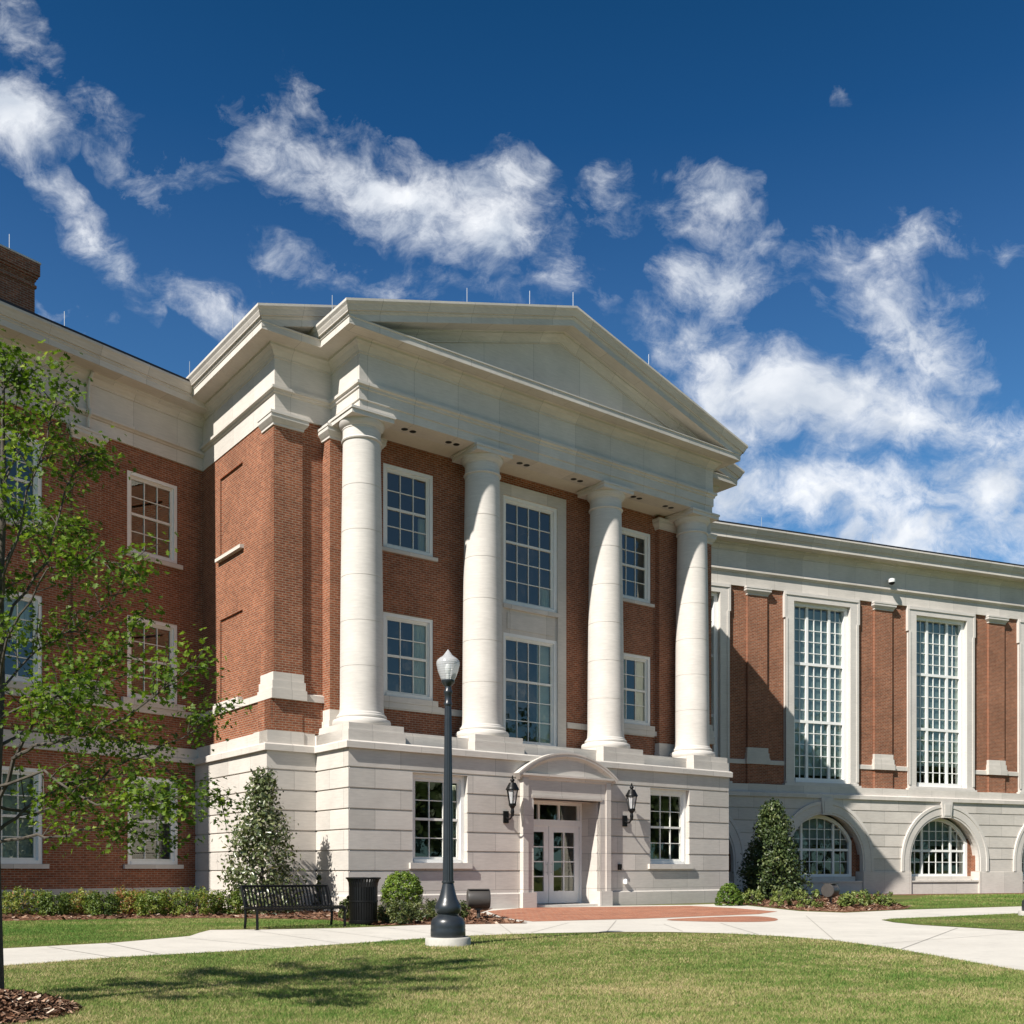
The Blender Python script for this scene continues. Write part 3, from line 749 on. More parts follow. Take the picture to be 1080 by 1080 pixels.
# porch windows
wp = setpart(window('window', 1.77, 2.52, 3, 4, (2,), fr=.11, rec=.03, sill_h=.11, sill_w=.13, sill_p=.07), C.at(3.015, 1.8, 10.76))
wp2 = copy_tree(wp, C.at(12.335, 1.8, 10.76), BLD)
wq = setpart(window('window', 1.77, 2.49, 3, 4, (2,), fr=.11, rec=.03, sill=False), C.at(3.015, 1.8, 6.36))
wq2 = copy_tree(wq, C.at(12.335, 1.8, 6.36), BLD)
for w_ in (wq, wq2): drape(w_, 'curtain', .30, .74, .1, 2.4, .22)
drape(wq2, 'curtain', -.72, -.2, .1, 2.4, .22)
drape(wp, 'curtain', .5, .74, .1, 1.2, .26)
# tall middle window of the porch: stone surround, two sashes and a spandrel panel
b = MB()
for sg in (-1, 1):
    x0, x1 = sorted((MID+sg*1.5, MID+sg*1.14)); b.box(x0, x1, 1.73, 2.0, 5.09, 13.64, 'kb')
b.box(MID-1.14, MID+1.14, 1.73, 2.0, 13.28, 13.64, 'klr')
b.box(MID-1.14, MID+1.14, 1.80, 2.0, 8.84, 9.66, 'klr'); b.box(MID-.95, MID+.95, 1.775, 1.82, 8.98, 9.5, 'k')
b.box(MID-1.16, MID+1.16, 1.70, 2.0, 9.62, 9.76, 'k'); b.box(MID-1.14, MID+1.14, 1.75, 2.0, 5.09, 5.2, 'klr')
part(b, 'window_surround', M['stone'])
wm = setpart(window('window', 2.28, 3.51, 4, 5, (3,), fr=.11, rec=.0, sill=False), C.at(MID, 1.8, 9.77))
wm2 = setpart(window('window', 2.28, 3.63, 4, 5, (3,), fr=.11, rec=.0, sill=False, bot=.12), C.at(MID, 1.8, 5.21))
drape(wm, 'curtain', .62, .97, .1, .8, .22); drape(wm2, 'curtain', .46, .98, .1, 3.5, .22)

# ---- entrance
b = MB()
ZT = 3.36
for sg in (-1, 1):
    q = lambda a, c: tuple(sorted((MID+sg*a, MID+sg*c)))
    x0, x1 = q(1.37, 1.73); b.box(x0, x1, -.13, .2, .48, 4.05, 'kb')
    x0, x1 = q(1.60, 1.80); b.box(x0, x1, -.17, .2, .48, 4.04, 'kb')
    x0, x1 = q(1.30, 1.84); b.box(x0, x1, -.20, .3, .0, .48, 'kb')
b.box(MID-1.37, MID+1.37, -.13, .2, ZT, 4.05, 'klr'); b.box(MID-1.45, MID+1.45, -.155, .0, ZT+.02, ZT+.12, 'k')
# reveal and soffit
b.face([(MID-1.37, -.13, .0), (MID-1.37, .86, .0), (MID-1.37, .86, ZT), (MID-1.37, -.13, ZT)][::-1]); b.face([(MID+1.37, .86, 0), (MID+1.37, -.13, 0), (MID+1.37, -.13, ZT), (MID+1.37, .86, ZT)][::-1])
b.face([(MID-1.37, -.13, ZT), (MID+1.37, -.13, ZT), (MID+1.37, .86, ZT), (MID-1.37, .86, ZT)][::-1])
b.box(MID-1.37, MID+1.37, -.1, .95, 0, .07, 'b')
b.box(MID-1.42, MID+1.42, 1.0, 1.1, 3.3, 3.6)
dw = part(b, 'entrance_doorway', M['ashlar'])
# segmental pediment
b = MB()
b.sweep([(MID-1.75, .1), (MID-1.75, -.13), (MID+1.75, -.13), (MID+1.75, .1)], [(0, 3.93), (.03, 3.95), (.05, 4.01), (.08, 4.04), (.115, 4.05), (.115, 4.115), (.0, 4.13)])
cz, half, rise = 4.10, 2.05, .74
Ra = (half*half+rise*rise)/(2*rise); cc = cz+rise-Ra; th0 = math.asin(half/Ra); n = 40
prof = [(-.10, .0), (-.10, -.10), (-.065, -.14), (-.0, -.40), (.0, -.43), (.06, -.44), (.075, -.49), (.13, -.50), (.13, -.0)]
rows = []
for i in range(n+1):
    th = -th0+2*th0*i/n
    rows.append([(MID+(Ra-.13+dr)*math.sin(th), -.11+dy*.30 if dy else .05, cc+(Ra-.13+dr)*math.cos(th)) for dr, dy in prof])
for i in range(n):
    for j in range(len(prof)-1): b.face([rows[i][j], rows[i+1][j], rows[i+1][j+1], rows[i][j+1]])
b.face(rows[0][::-1]); b.face(rows[-1])
fan = [(MID+(Ra-.2)*math.sin(-th0+2*th0*i/n), -.13, cc+(Ra-.2)*math.cos(-th0+2*th0*i/n)) for i in range(n+1)]
b.face(fan[::-1])
part(b, 'segmental_pediment', M['stone'], parent=dw)
# door set
b = MB()
yd = .84; fx = 1.32
b.box(MID-1.37, MID-fx+.04, yd-.06, yd+.08, .07, ZT, 'k'); b.box(MID+fx-.04, MID+1.37, yd-.06, yd+.08, .07, ZT, 'k')
b.box(MID-fx+.04, MID+fx-.04, yd-.06, yd+.08, ZT-.10, ZT, 'klr'); b.box(MID-fx+.04, MID+fx-.04, yd-.06, yd+.08, 2.58, 2.78, 'klr')
for x in (-.42, .42): b.box(MID+x-.03, MID+x+.03, yd-.04, yd+.05, 2.78, ZT-.10, 'ktb')
for x in (-1.25, 1.21): b.box(MID+x, MID+x+.05, yd-.03, yd+.05, 2.78, ZT-.10, 'ktb')
part(b, 'door_frame', M['white'], parent=dw)
b = MB(); b.face([(MID-fx, yd+.02, 2.72), (MID+fx, yd+.02, 2.72), (MID+fx, yd+.02, ZT), (MID-fx, yd+.02, ZT)]); part(b, 'transom_pane', M['glass'], parent=dw)
for sg in (-1, 1):
    b = MB(); x0, x1 = sorted((MID+sg*.012, MID+sg*1.27)); y0, y1 = yd-.02, yd+.04
    st = .19
    b.box(x0, x0+st, y0, y1, .09, 2.58, 'k'); b.box(x1-st, x1, y0, y1, .09, 2.58, 'k'); b.box(x0+st, x1-st, y0, y1, .09, .48, 'k'); b.box(x0+st, x1-st, y0, y1, 2.38, 2.58, 'k')
    xm = (x0+x1)/2; b.box(xm-.02, xm+.02, y0+.01, y1, .48, 2.38, 'ktb')
    for k in (1, 2, 3): z = .48+1.9*k/4; b.box(x0+st, x1-st, y0+.013, y1, z-.018, z+.018, 'klr')
    part(b, 'door_leaf', M['white'], parent=dw)
    b = MB(); b.face([(x0+st-.01, yd+.015, .47), (x1-st+.01, yd+.015, .47), (x1-st+.01, yd+.015, 2.39), (x0+st-.01, yd+.015, 2.39)]); part(b, 'door_pane', M['glass'], parent=dw)
    hx = MID+sg*.10
    b = MB(); b.tube([(hx, y0-.07, 1.0), (hx, y0-.07, 1.42)], .014, 10); b.tube([(hx, y0, 1.08), (hx, y0-.07, 1.08)], .011, 8); b.tube([(hx, y0, 1.34), (hx, y0-.07, 1.34)], .011, 8)
    part(b, 'door_handle', M['steel'], parent=dw)

# ---- LEFT WING (frame L, x<=0)
LN = 5
LWIN = [-1.56-4.4*k for k in range(LN)]
b = MB()
ops = [(c-.875, c+.875, z0, z1) for c in LWIN for z0, z1 in ((1.33, 4.0), (6.36, 8.85), (10.75, 13.22))]
LX0 = -24.6
wall(b, LX0, .6, .62, 4.56, .05, ops, .12); wall(b, LX0, .6, 4.95, 14.0, .08, ops, .12)
for k in range(LN):
    c = -3.76-4.4*k
    b.box(c-.45, c+.45, .0, .1, 4.95, 13.6, 'kbt')
part(b, 'brick_wall', M['brick'], L)
b = MB()
b.box(LX0, .6, -.03, .3, 0, .60, 'b'); b.box(LX0, .6, -.015, .3, .60, .625, 'b')
b.sweep([(LX0, .03), (.6, .03)], [(-.2, 4.54), (.09, 4.54), (.09, 4.66), (.05, 4.70), (.05, 4.99), (-.2, 5.0)])
part(b, 'stone_band', M['stone'], L)
b = MB(); b.sweep([(LX0, .06), (.6, .06)], P_SB)
for k in range(LN): b.box(LWIN[k]-1.08, LWIN[k]+1.08, -.05, .2, 6.15, 6.345)
part(b, 'string_band', M['stone'], L)
for k in range(LN):
    c = -3.76-4.4*k; b = MB()
    for e, z0, z1 in TIERS: b.box(c-.45-e, c+.45+e, -e, .2, z0, z1)
    part(b, 'pilaster_base', M['stone'], L)
    b = MB(); cap_ring(b, c-.45, c+.45, 0, .2, P_CAP); part(b, 'pilaster_capital', M['smooth'], L)
b = MB(); b.sweep([(LX0, 0), (1.2, 0)], P_ENTL); entL = part(b, 'entablature', M['stone'], L)
b = MB(); b.sweep([(LX0, 0), (1.2, 0)], P_CROWNL); part(b, 'cornice', M['stone'], L, parent=entL)
b = MB(); b.box(LX0, -.75, -.865, -.70, 16.148, 16.215); part(b, 'gutter', M['gutter'], L)
b = MB()
b.face([(LX0, -.75, 16.16), (2, -.75, 16.16), (2, 7, 18.9), (LX0, 7, 18.9)]); b.face([(2, 7, 18.9), (2, 15, 16.1), (LX0, 15, 16.1), (LX0, 7, 18.9)][::-1])
part(b, 'roof', M['roof'], L)
b = MB(); b.box(LX0, -.0, 14.3, 14.5, 0, 16.3); b.box(LX0-.001, LX0+.3, .3, 14.3, 0, 16.35); part(b, 'rear_wall', M['brick'], L)
b = MB()
for z in (.06, 5.0, 9.75, 13.9): b.box(LX0+.4, .2, .4, 14.2, z-.02 if z < 1 else z-.3, z+.04)
b.box(LX0+.4, .2, 5.2, 5.35, .1, 14)
for k in range(LN): c = -3.76-4.4*k; b.box(c-.06, c+.06, .42, 5.2, .12, 13.6)
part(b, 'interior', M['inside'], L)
w1 = setpart(window('window', 1.75, 2.67, 3, 4, (2,), fr=.11, rec=.02, sill_h=.13, sill_w=.15), L.at(LWIN[0], .05, 1.33))
w2 = setpart(window('window', 1.75, 2.49, 3, 4, (2,), fr=.11, rec=.02, sill=False), L.at(LWIN[0], .08, 6.36))
w3 = setpart(window('window', 1.75, 2.47, 3, 4, (2,), fr=.11, rec=.02, sill_h=.14, sill_w=.15), L.at(LWIN[0], .08, 10.75))
lw0 = []
for k in range(1, LN):
    a_ = copy_tree(w1, L.at(LWIN[k], .05, 1.33), BLD); c_ = copy_tree(w2, L.at(LWIN[k], .08, 6.36), BLD); d_ = copy_tree(w3, L.at(LWIN[k], .08, 10.75), BLD)
    if k == 1: lw0 = [a_, c_, d_]
drape(lw0[0], 'shade', -.74, .74, .1, 2.52, .26); drape(lw0[1], 'curtain', -.7, .72, 1.2, 2.4, .4)
# downspout on the frieze, chimney
b = MB(); b.tube([(-3.77, -.32, 15.55), (-3.77, -.14, 15.33), (-3.77, -.10, 15.15), (-3.77, -.10, 14.55), (-3.77, -.2, 14.46), (-3.77, -.2, 14.36), (-3.77, -.10, 14.26), (-3.77, -.10, 13.98)], .045, 10)
part(b, 'downspout', M['stone'], L)
b = MB(); cx0, cx1, cy0, cy1 = -10.0, -4.55, 1.5, 3.2
b.box(cx0, cx1, cy0, cy1, 16.0, 18.42, 'b')
for e, z0, z1 in ((.04, 18.22, 18.30), (.03, 18.42, 18.50), (.07, 18.50, 18.58), (.11, 18.58, 18.93)): b.box(cx0-e, cx1+e, cy0-e, cy1+e, z0, z1)
chm = part(b, 'chimney', M['brick_dark'], L)
b = MB(); b.box(cx0-.13, cx1+.13, cy0-.13, cy1+.13, 18.93, 18.98); part(b, 'chimney_cap', M['stone'], L, parent=chm)

# ---- RIGHT WING (frame Rf)
RW0, RW1 = -13.2, 24.6
RWIN = [-9.85, -2.65, 4.55, 11.75, 18.95]
RPIL = [-6.25, .95, 8.15, 15.35, 22.55]
b = MB()
wall(b, RW0, RW1, 5.05, 14.0, .10, [(c-2.1, c+2.1, 5.0, 14.0) for c in RWIN], .1)
for c in RPIL: b.box(c-.53, c+.53, 0, .12, 5.05, 13.6, 'kbt'); b.box(c-.55, c+.55, -.02, .12, 5.05, 5.96, 'kb')
for p, q in spans(RW0, RW1, 6, [(c-2.1, c+2.1, 5, 14) for c in RWIN]): b.box(p, q, .07, .12, 5.05, 5.96, 'kblr')
part(b, 'brick_wall', M['brick'], Rf)
for p, q in spans(RW0, RW1, 6, [(c-2.1, c+2.1, 5, 14) for c in RWIN]):
    b = MB(); b.sweep([(p, .08), (q, .08)], P_SB); part(b, 'string_band', M['stone'], Rf)
for c in RPIL:
    b = MB()
    for e, z0, z1 in TIERS: b.box(c-.53-e, c+.53+e, -e, .2, z0, z1)
    part(b, 'pilaster_base', M['stone'], Rf)
    b = MB(); cap_ring(b, c-.53, c+.53, 0, .2, P_CAP); part(b, 'pilaster_capital', M['smooth'], Rf)
b = MB(); b.sweep([(RW0, 0), (RW1, 0)], P_ENT); entR = part(b, 'entablature', M['stone'], Rf)
b = MB(); b.sweep([(RW0, 0), (RW1, 0)], P_CROWN); part(b, 'cornice', M['stone'], Rf, parent=entR)
b = MB(); b.box(RW0, RW1, -.885, -.72, 16.328, 16.405); part(b, 'gutter', M['gutter'], Rf)
b = MB()
b.face([(RW0-2, -.78, 16.34), (RW1, -.78, 16.34), (RW1, 7, 19.2), (RW0-2, 7, 19.2)]); b.face([(RW1, 7, 19.2), (RW1, 15, 16.4), (RW0-2, 15, 16.4), (RW0-2, 7, 19.2)][::-1])
part(b, 'roof', M['roof'], Rf)
b = MB(); b.box(RW0, RW1, 14.3, 14.5, 0, 16.3); b.box(RW1-.3, RW1+.001, .3, 14.3, 0, 16.35); part(b, 'rear_wall', M['brick'], Rf)
b = MB()
for z in (.06, 5.0, 13.9): b.box(RW0, RW1-.4, .8, 14.2, z-.02 if z < 1 else z-.3, z+.04)
b.box(RW0, RW1-.4, 7.2, 7.35, .1, 14)
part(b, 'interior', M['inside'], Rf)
# limestone ground storey with arches
BD = -.22; RI, RO, SPR = 2.16, 2.76, 1.60
b = MB()
def rustic_arch(b):
    g_ = .024; zs = [0.0, 1.10]+[z for z in GZ if z > 1.2]+[4.49]
    rm = (RI+RO)/2
    def halfw(z): return rm if z < SPR else (math.sqrt(max(rm*rm-(z-SPR)**2, 0)) if z < SPR+rm else 0)
    def band(z0, z1, d):
        n = 8; 
        for i in range(n):
            a, c = z0+(z1-z0)*i/n, z0+(z1-z0)*(i+1)/n
            xa = RW0
            for w_ in RWIN+[None]:
                if w_ is None: r0 = r1 = RW1
                else: r0, r1 = w_-halfw(a), w_-halfw(c)
                l0, l1 = (xa, xa) if not isinstance(xa, tuple) else xa
                if r0 > l0+1e-4 or r1 > l1+1e-4: b.face([(l0, d, a), (r0, d, a), (r1, d, c), (l1, d, c)])
                if w_ is not None: xa = (w_+halfw(a), w_+halfw(c))
    for i in range(1, len(zs)-1):
        lo = zs[i]+(g_ if i > 1 else 0); hi = zs[i+1]-(g_ if i < len(zs)-2 else 0)
        band(lo, hi, BD)
        if i < len(zs)-2:
            z = zs[i+1]; band(z-g_, z+g_, BD+.035)
            xs = [RW0]+[v for w_ in RWIN for v in (w_-halfw(z), w_+halfw(z))]+[RW1]
            for p, q in zip(xs[::2], xs[1::2]):
                if q > p: b.face([(p, BD, z-g_), (q, BD, z-g_), (q, BD+.035, z-g_), (p, BD+.035, z-g_)]); b.face([(p, BD+.035, z+g_), (q, BD+.035, z+g_), (q, BD, z+g_), (p, BD, z+g_)])
rustic_arch(b)
part(b, 'limestone_base', M['ashlar'], Rf)
b = MB()
b.sweep([(RW0, BD), (RW1, BD)], [(-.1, 4.49), (.09, 4.49), (.09, 4.66), (.05, 4.70), (.05-.14, 4.72), (.05-.14, 5.05), (-.35, 5.06)])
for c in RPIL: b.box(c-.6, c+.6, -.12, .2, 4.72, 5.062)
part(b, 'stone_band', M['stone'], Rf)
# pier blocks at the foot
for i in range(len(RWIN)+1):
    p = RWIN[i-1]+RI+.0 if i else RW0; q = RWIN[i]-RI if i < len(RWIN) else RW1
    b = MB(); b.box(p, q, BD-.07, .4, 0, 1.06, 'b'); b.box(p+.012, q-.012, BD-.055, .4, 1.06, 1.10, 'b')
    part(b, 'pier_block', M['stone'], Rf)
def arch_bay(c):
    n = 36; b = MB()
    out = [(-.0, 0), (0, -.09), (-.14, -.09), (-.17, -.06), (-.5, -.05), (-.52, -.02), (RI-RO, -.02), (RI-RO, .20), (RI-RO+.12, .205), (RI-RO+.12, .66)]
    rows = []
    stations = [(-1, None)]+[(0, math.pi*i/n) for i in range(n+1)]+[(1, None)]
    for k, th in stations:
        r_ = []
        for dr, dy in out:
            R0 = RO+dr
            if k == -1: r_.append((-R0, BD+dy, 1.10))
            elif k == 1: r_.append((R0, BD+dy, 1.10))
            else: r_.append((-R0*math.cos(th), BD+dy, SPR+R0*math.sin(th)))
        rows.append(r_)
    for i in range(len(rows)-1):
        for j in range(len(out)-1): b.face([rows[i][j], rows[i][j+1], rows[i+1][j+1], rows[i+1][j]][::-1], smooth=False)
    av = b.build('archivolt', M['smooth'], BLD, Rf.at(c, 0))
    b = MB()   # keystone, wedge
    z0, z1, w0, w1 = SPR+RI-.04, 4.50, .25, .34; y0, y1 = BD-.16, BD+.2
    for f in ([(-w0, y0, z0), (w0, y0, z0), (w1, y0, z1), (-w1, y0, z1)], [(-w0, y1, z0), (-w0, y0, z0), (-w1, y0, z1), (-w1, y1, z1)], [(w0, y0, z0), (w0, y1, z0), (w1, y1, z1), (w1, y0, z1)], [(-w0, y1, z0), (w0, y1, z0), (w0, y0, z0), (-w0, y0, z0)]): b.face(f)
    b.box(-w0*.72, w0*.72, y0-.025, y0+.01, z0+.1, z1-.12)
    b.build('keystone', M['smooth'], av, Rf.at(c, 0))
    b = MB()   # brick jambs between arch and window
    for sg in (-1, 1):
        x0, x1 = sorted((sg*1.93, sg*(RI+.125))); b = MB(); b.box(x0, x1, .27, .5, .62, 2.72, 'kb')
        x0, x1 = sorted((sg*(RI+.03), sg*(RI+.2))); b.box(x0, x1, -.01, .5, .62, 1.9, 'kb'); b.build('brick_jamb', M['brick'], av, Rf.at(c, 0))
    b = MB(); b.box(-RI, RI, BD+.02, .42, 0, .58, 'b'); b.box(-RI+.02, RI-.02, BD-.03, .42, .58, .66, 'b'); b.box(-2.0, 2.0, .1, .42, .66, .86, 'b')
    b.build('sill', M['stone'], av, Rf.at(c, 0))
    # window: frame, bars, pane
    hw, zb, r1 = 1.94, .86, 2.14
    def arc(r, h, nn=28):
        t0 = math.asin(min(1, h/r)); return [(r*math.sin(-t0+2*t0*i/nn), SPR+r*math.cos(-t0+2*t0*i/nn)) for i in range(nn+1)]
    b = MB(); y0, y1 = .28, .44
    o_ = [(-hw, zb)]+arc(r1, hw)+[(hw, zb)]; i_ = [(-hw+.16, zb+.12)]+arc(r1-.16, hw-.16)+[(hw-.16, zb+.12)]
    for k in range(len(o_)-1):
        (a, c1), (d, e) = o_[k], o_[k+1]; (f, g2), (h, i2) = i_[k], i_[k+1]
        b.face([(f, y0, g2), (h, y0, i2), (d, y0, e), (a, y0, c1)]); b.face([(f, y0, g2), (f, y1, g2), (h, y1, i2), (h, y0, i2)])
    b.face([(-hw, y0, zb), (hw, y0, zb), (hw-.16, y0, zb+.12), (-hw+.16, y0, zb+.12)]); b.face([(-hw+.16, y0, zb+.12), (hw-.16, y0, zb+.12), (hw-.16, y1, zb+.12), (-hw+.16, y1, zb+.12)])
    w_ = b.build('arched_window', M['white'], BLD, Rf.at(c, 0))
    b = MB(); yg = .40; ri = r1-.16; H = lambda x: SPR+math.sqrt(ri*ri-x*x)+.02
    zb2 = zb+.12
    for x in (-.915, .915): b.box(x-.055, x+.055, yg-.06, yg+.03, zb2, H(abs(x)+.06), 'kb')
    b.box(-hw+.16, hw-.16, yg-.055, yg+.03, 2.06, 2.17, 'k')
    for x in [-.43, 0, .43, -1.35, 1.35]: b.box(x-.016, x+.016, yg-.03, yg+.02, zb2, H(x), 'kb')
    for z in (1.56, 2.62, 3.08):
        xx = min(hw-.16, math.sqrt(ri*ri-(z-SPR)**2)) if z > SPR else hw-.16
        b.box(-xx, xx, yg-.028, yg+.02, z-.016, z+.016, 'k')
    b.build('glazing_bars', M['white'], w_, Rf.at(c, 0))
    b = MB(); b.face([(x, yg, z) for x, z in [(-hw+.15, zb2-.01)]+arc(ri+.01, hw-.15)+[(hw-.15, zb2-.01)]][::-1]); b.build('pane', M['glass'], w_, Rf.at(c, 0))
    b = MB(); b.face([(x, yg+.16, z) for x, z in [(-hw+.1, 2.66)]+arc(ri+.01, hw-.1)+[(hw-.1, 2.66)]][::-1]); b.build('shade', M['shade'], w_, Rf.at(c, 0))
    return av, w_
for c in RWIN: arch_bay(c)
# tall windows
def tall_window():
    b = MB(); hw = 2.08; z0, z1 = 5.10, 14.0
    sw = .47
    for sg in (-1, 1):
        x0, x1 = sorted((sg*hw, sg*(hw-sw))); b.box(x0, x1, -.03, .42, z0, 13.55, 'kb')
        x0, x1 = sorted((sg*(hw+.07), sg*(hw-.05))); b.box(x0, x1, -.05, .2, 12.75, 13.95, 'k')
        x0, x1 = sorted((sg*(hw-.10), sg*(hw-sw+.02))); b.box(x0, x1, -.0, .2, z0, 13.5, 'k') if False else None
        x0, x1 = sorted((sg*(hw), sg*(hw-.12))); b.box(x0, x1, -.06, .0, z0+.2, 12.75, 'kb')
    b.box(-hw, hw, -.03, .42, 13.55, 13.945, 'klr'); b.box(-hw-.0, hw+.0, -.07, .0, 13.80, 13.946, 'k')
    b.box(-hw-.10, hw+.10, -.12, .42, 4.94, 5.14); b.box(-hw+.02, hw-.02, -.08, .42, 5.14, 5.22, 'b')
    su = b.build('window_surround', M['smooth'], BLD, Rf.at(RWIN[0], 0))
    b = MB(); fw, zb, zt = hw-sw, 5.22, 13.55
    for sg in (-1, 1):
        x0, x1 = sorted((sg*fw, sg*(fw-.20))); b.box(x0, x1, .18, .44, zb, zt, 'kb')
    b.box(-fw+.2, fw-.2, .18, .44, zt-.16, zt, 'klr'); b.box(-fw+.2, fw-.2, .14, .44, zb, zb+.22, 'klr')
    w_ = b.build('tall_window', M['white'], BLD, Rf.at(RWIN[0], 0))
    gx, gz0, gz1 = fw-.2, zb+.22, zt-.16
    b = MB(); yg = .36
    for x in (-.635, .635): b.box(x-.065, x+.065, yg-.07, yg+.04, gz0, gz1, 'ktb')
    T = [8.08, 10.76]
    for z in T: b.box(-gx, gx, yg-.075, yg+.04, z-.065, z+.065, 'klr')
    for x in (-.21, .21, -1.02, 1.02): b.box(x-.019, x+.019, yg-.03, yg+.02, gz0, gz1, 'ktb')
    lv = [gz0]+T+[gz1]
    for a, c in zip(lv[:-1], lv[1:]):
        for k in range(1, 5): z = a+(c-a)*k/5; b.box(-gx, gx, yg-.028, yg+.02, z-.018, z+.018, 'klr')
    b.build('glazing_bars', M['white'], w_, Rf.at(RWIN[0], 0))
    b = MB(); b.face([(-gx-.01, yg, gz0-.01), (gx+.01, yg, gz0-.01), (gx+.01, yg, gz1+.01), (-gx-.01, yg, gz1+.01)]); b.build('pane', M['glass'], w_, Rf.at(RWIN[0], 0))
    return su, w_
su0, tw0 = tall_window()
tws = [tw0]
for c in RWIN[1:]: copy_tree(su0, Rf.at(c, 0), BLD); tws.append(copy_tree(tw0, Rf.at(c, 0), BLD))
for i, t_ in enumerate(tws):
    drape(t_, 'shade', -1.42, 1.42, (5.5, 5.6, 6.3, 6.0, 7)[i], 13.3, .44)
# security camera arm is separate; lightning rods
b = MB(); b.tube([(0, 0, 0), (0, 0, .46)], .010, 8); b.lathe([(.03, 0), (.03, .03)], 10)
rod = None
spots = [C.at(.52-.85, .3, 16.32), C.at(-1.24-.85, 2.9, 16.32), C.at(-2.08, 6.3, 16.32), C.at(3.6, -.45, 16.32+SL*3.97), C.at(5.9, -.45, 16.32+SL*6.27), C.at(MID-.1, -.5, 16.32+SL*7.95), C.at(10.9, -.45, 16.32+SL*4.82),
         L.at(-4.9, -.78, 16.2), L.at(-9.8, -.78, 16.2), L.at(-5.3, 1.5, 19.0), Rf.at(-6.6, -.8, 16.39), Rf.at(-.4, -.8, 16.39), Rf.at(5.6, -.8, 16.39), Rf.at(11.6, -.8, 16.39)]
for m_ in spots:
    if rod is None: rod = b.build('lightning_rod', M['steel'], BLD, m_)
    else: copy_tree(rod, m_, BLD)

# ------------------------------------------------------------------ wall fittings
def lantern(mtx, label):
    t = thing('wall_lantern', label, 'lantern', mtx, 'black lanterns flanking the entrance')
    b = MB(); b.box(-.09, .09, -.05, 0, -.20, .16); b.box(-.07, .07, -.065, -.05, -.17, .13); b.build('back_plate', M['black'], t, mtx)
    b = MB(); b.tube([(0, -.05, -.04), (0, -.14, -.09), (0, -.25, -.08), (0, -.33, .0), (0, -.35, .10)], [.028, .026, .026, .026, .03], 10); b.lathe([(.022, -.02), (.045, .0), (.05, .06), (.06, .12), (.05, .18), (.045, .22), (.075, .26), (.085, .29)], 16, (0, -.35))
    b.build('bracket_arm', M['black'], t, mtx)
    b = MB()   # hexagonal cage with tapering sides and roof
    n = 6; ring = lambda r, z: [(r*math.sin(2*math.pi*(k+.5)/n), -.35+r*math.cos(2*math.pi*(k+.5)/n), z) for k in range(n)]
    lo, hi = ring(.10, .36), ring(.172, .78)
    b.lathe([(.085, .28), (.12, .31), (.125, .36)], 6, (0, -.35))
    for k in range(n): b.tube([lo[k], hi[k]], .016, 6); b.tube([hi[k], hi[(k+1) % n]], .018, 6); b.tube([lo[k], lo[(k+1) % n]], .014, 6)
    b.build('cage', M['black'], t, mtx)
    b = MB(); b.lathe([(.205, .775), (.205, .80), (.172, .86), (.125, .95), (.105, .99), (.055, 1.0), (.04, 1.02), (.07, 1.06), (.06, 1.10), (.02, 1.12), (.03, 1.16), (.008, 1.22)], 18, (0, -.35)); b.build('roof_cap', M['black'], t, mtx)
    b = MB(); l2, h2 = ring(.094, .36), ring(.166, .78)
    for k in range(n): b.face([l2[k], l2[(k+1) % n], h2[(k+1) % n], h2[k]])
    b.build('pane', M['globe'], t, mtx)
    return t
lantern(C.at(5.32, 0, 2.78), 'black wall lantern left of the entrance, its shadow falling towards the doorway')
lantern(C.at(10.22, 0, 2.80), 'black wall lantern right of the entrance, between doorway and right ground window')
b = MB(); b.box(-.05, .05, -.09, 0, -.1, .1); b.box(-.035, .035, -.12, -.09, -.03, .06)
tag(b.build('door_opener_box', M['black'], None, C.at(9.97, 0, 1.26)), 'small black control box on the stone wall right of the door', 'control box')
b = MB(); b.lathe([(.06, -.08), (.06, .04), (.05, .07), (.02, .09)], 16, (0, -.07)); b.box(-.05, .05, -.07, 0, -.06, .06)
tag(b.build('outdoor_socket', M['white'], None, C.at(10.22, 0, .78)), 'small white outdoor socket cover low on the stone wall right of the door', 'socket')
m_ = Rf.at(1.15, -.02, 15.0); t = thing('security_camera', 'white dome security camera on the pale frieze of the right wing', 'camera', m_)
b = MB(); b.tube([(0, 0, .05), (0, -.25, .08), (0, -.30, .02)], .035, 10); b.build('bracket', M['white'], t, m_)
b = MB(); b.lathe([(.05, .06), (.15, .02), (.16, -.10), (.145, -.14)], 20, (0, -.32)); b.build('housing', M['white'], t, m_)
b = MB(); b.lathe([(.04, -.25), (.10, -.22), (.135, -.17), (.14, -.14)], 20, (0, -.32)); b.build('dome', M['black'], t, m_)

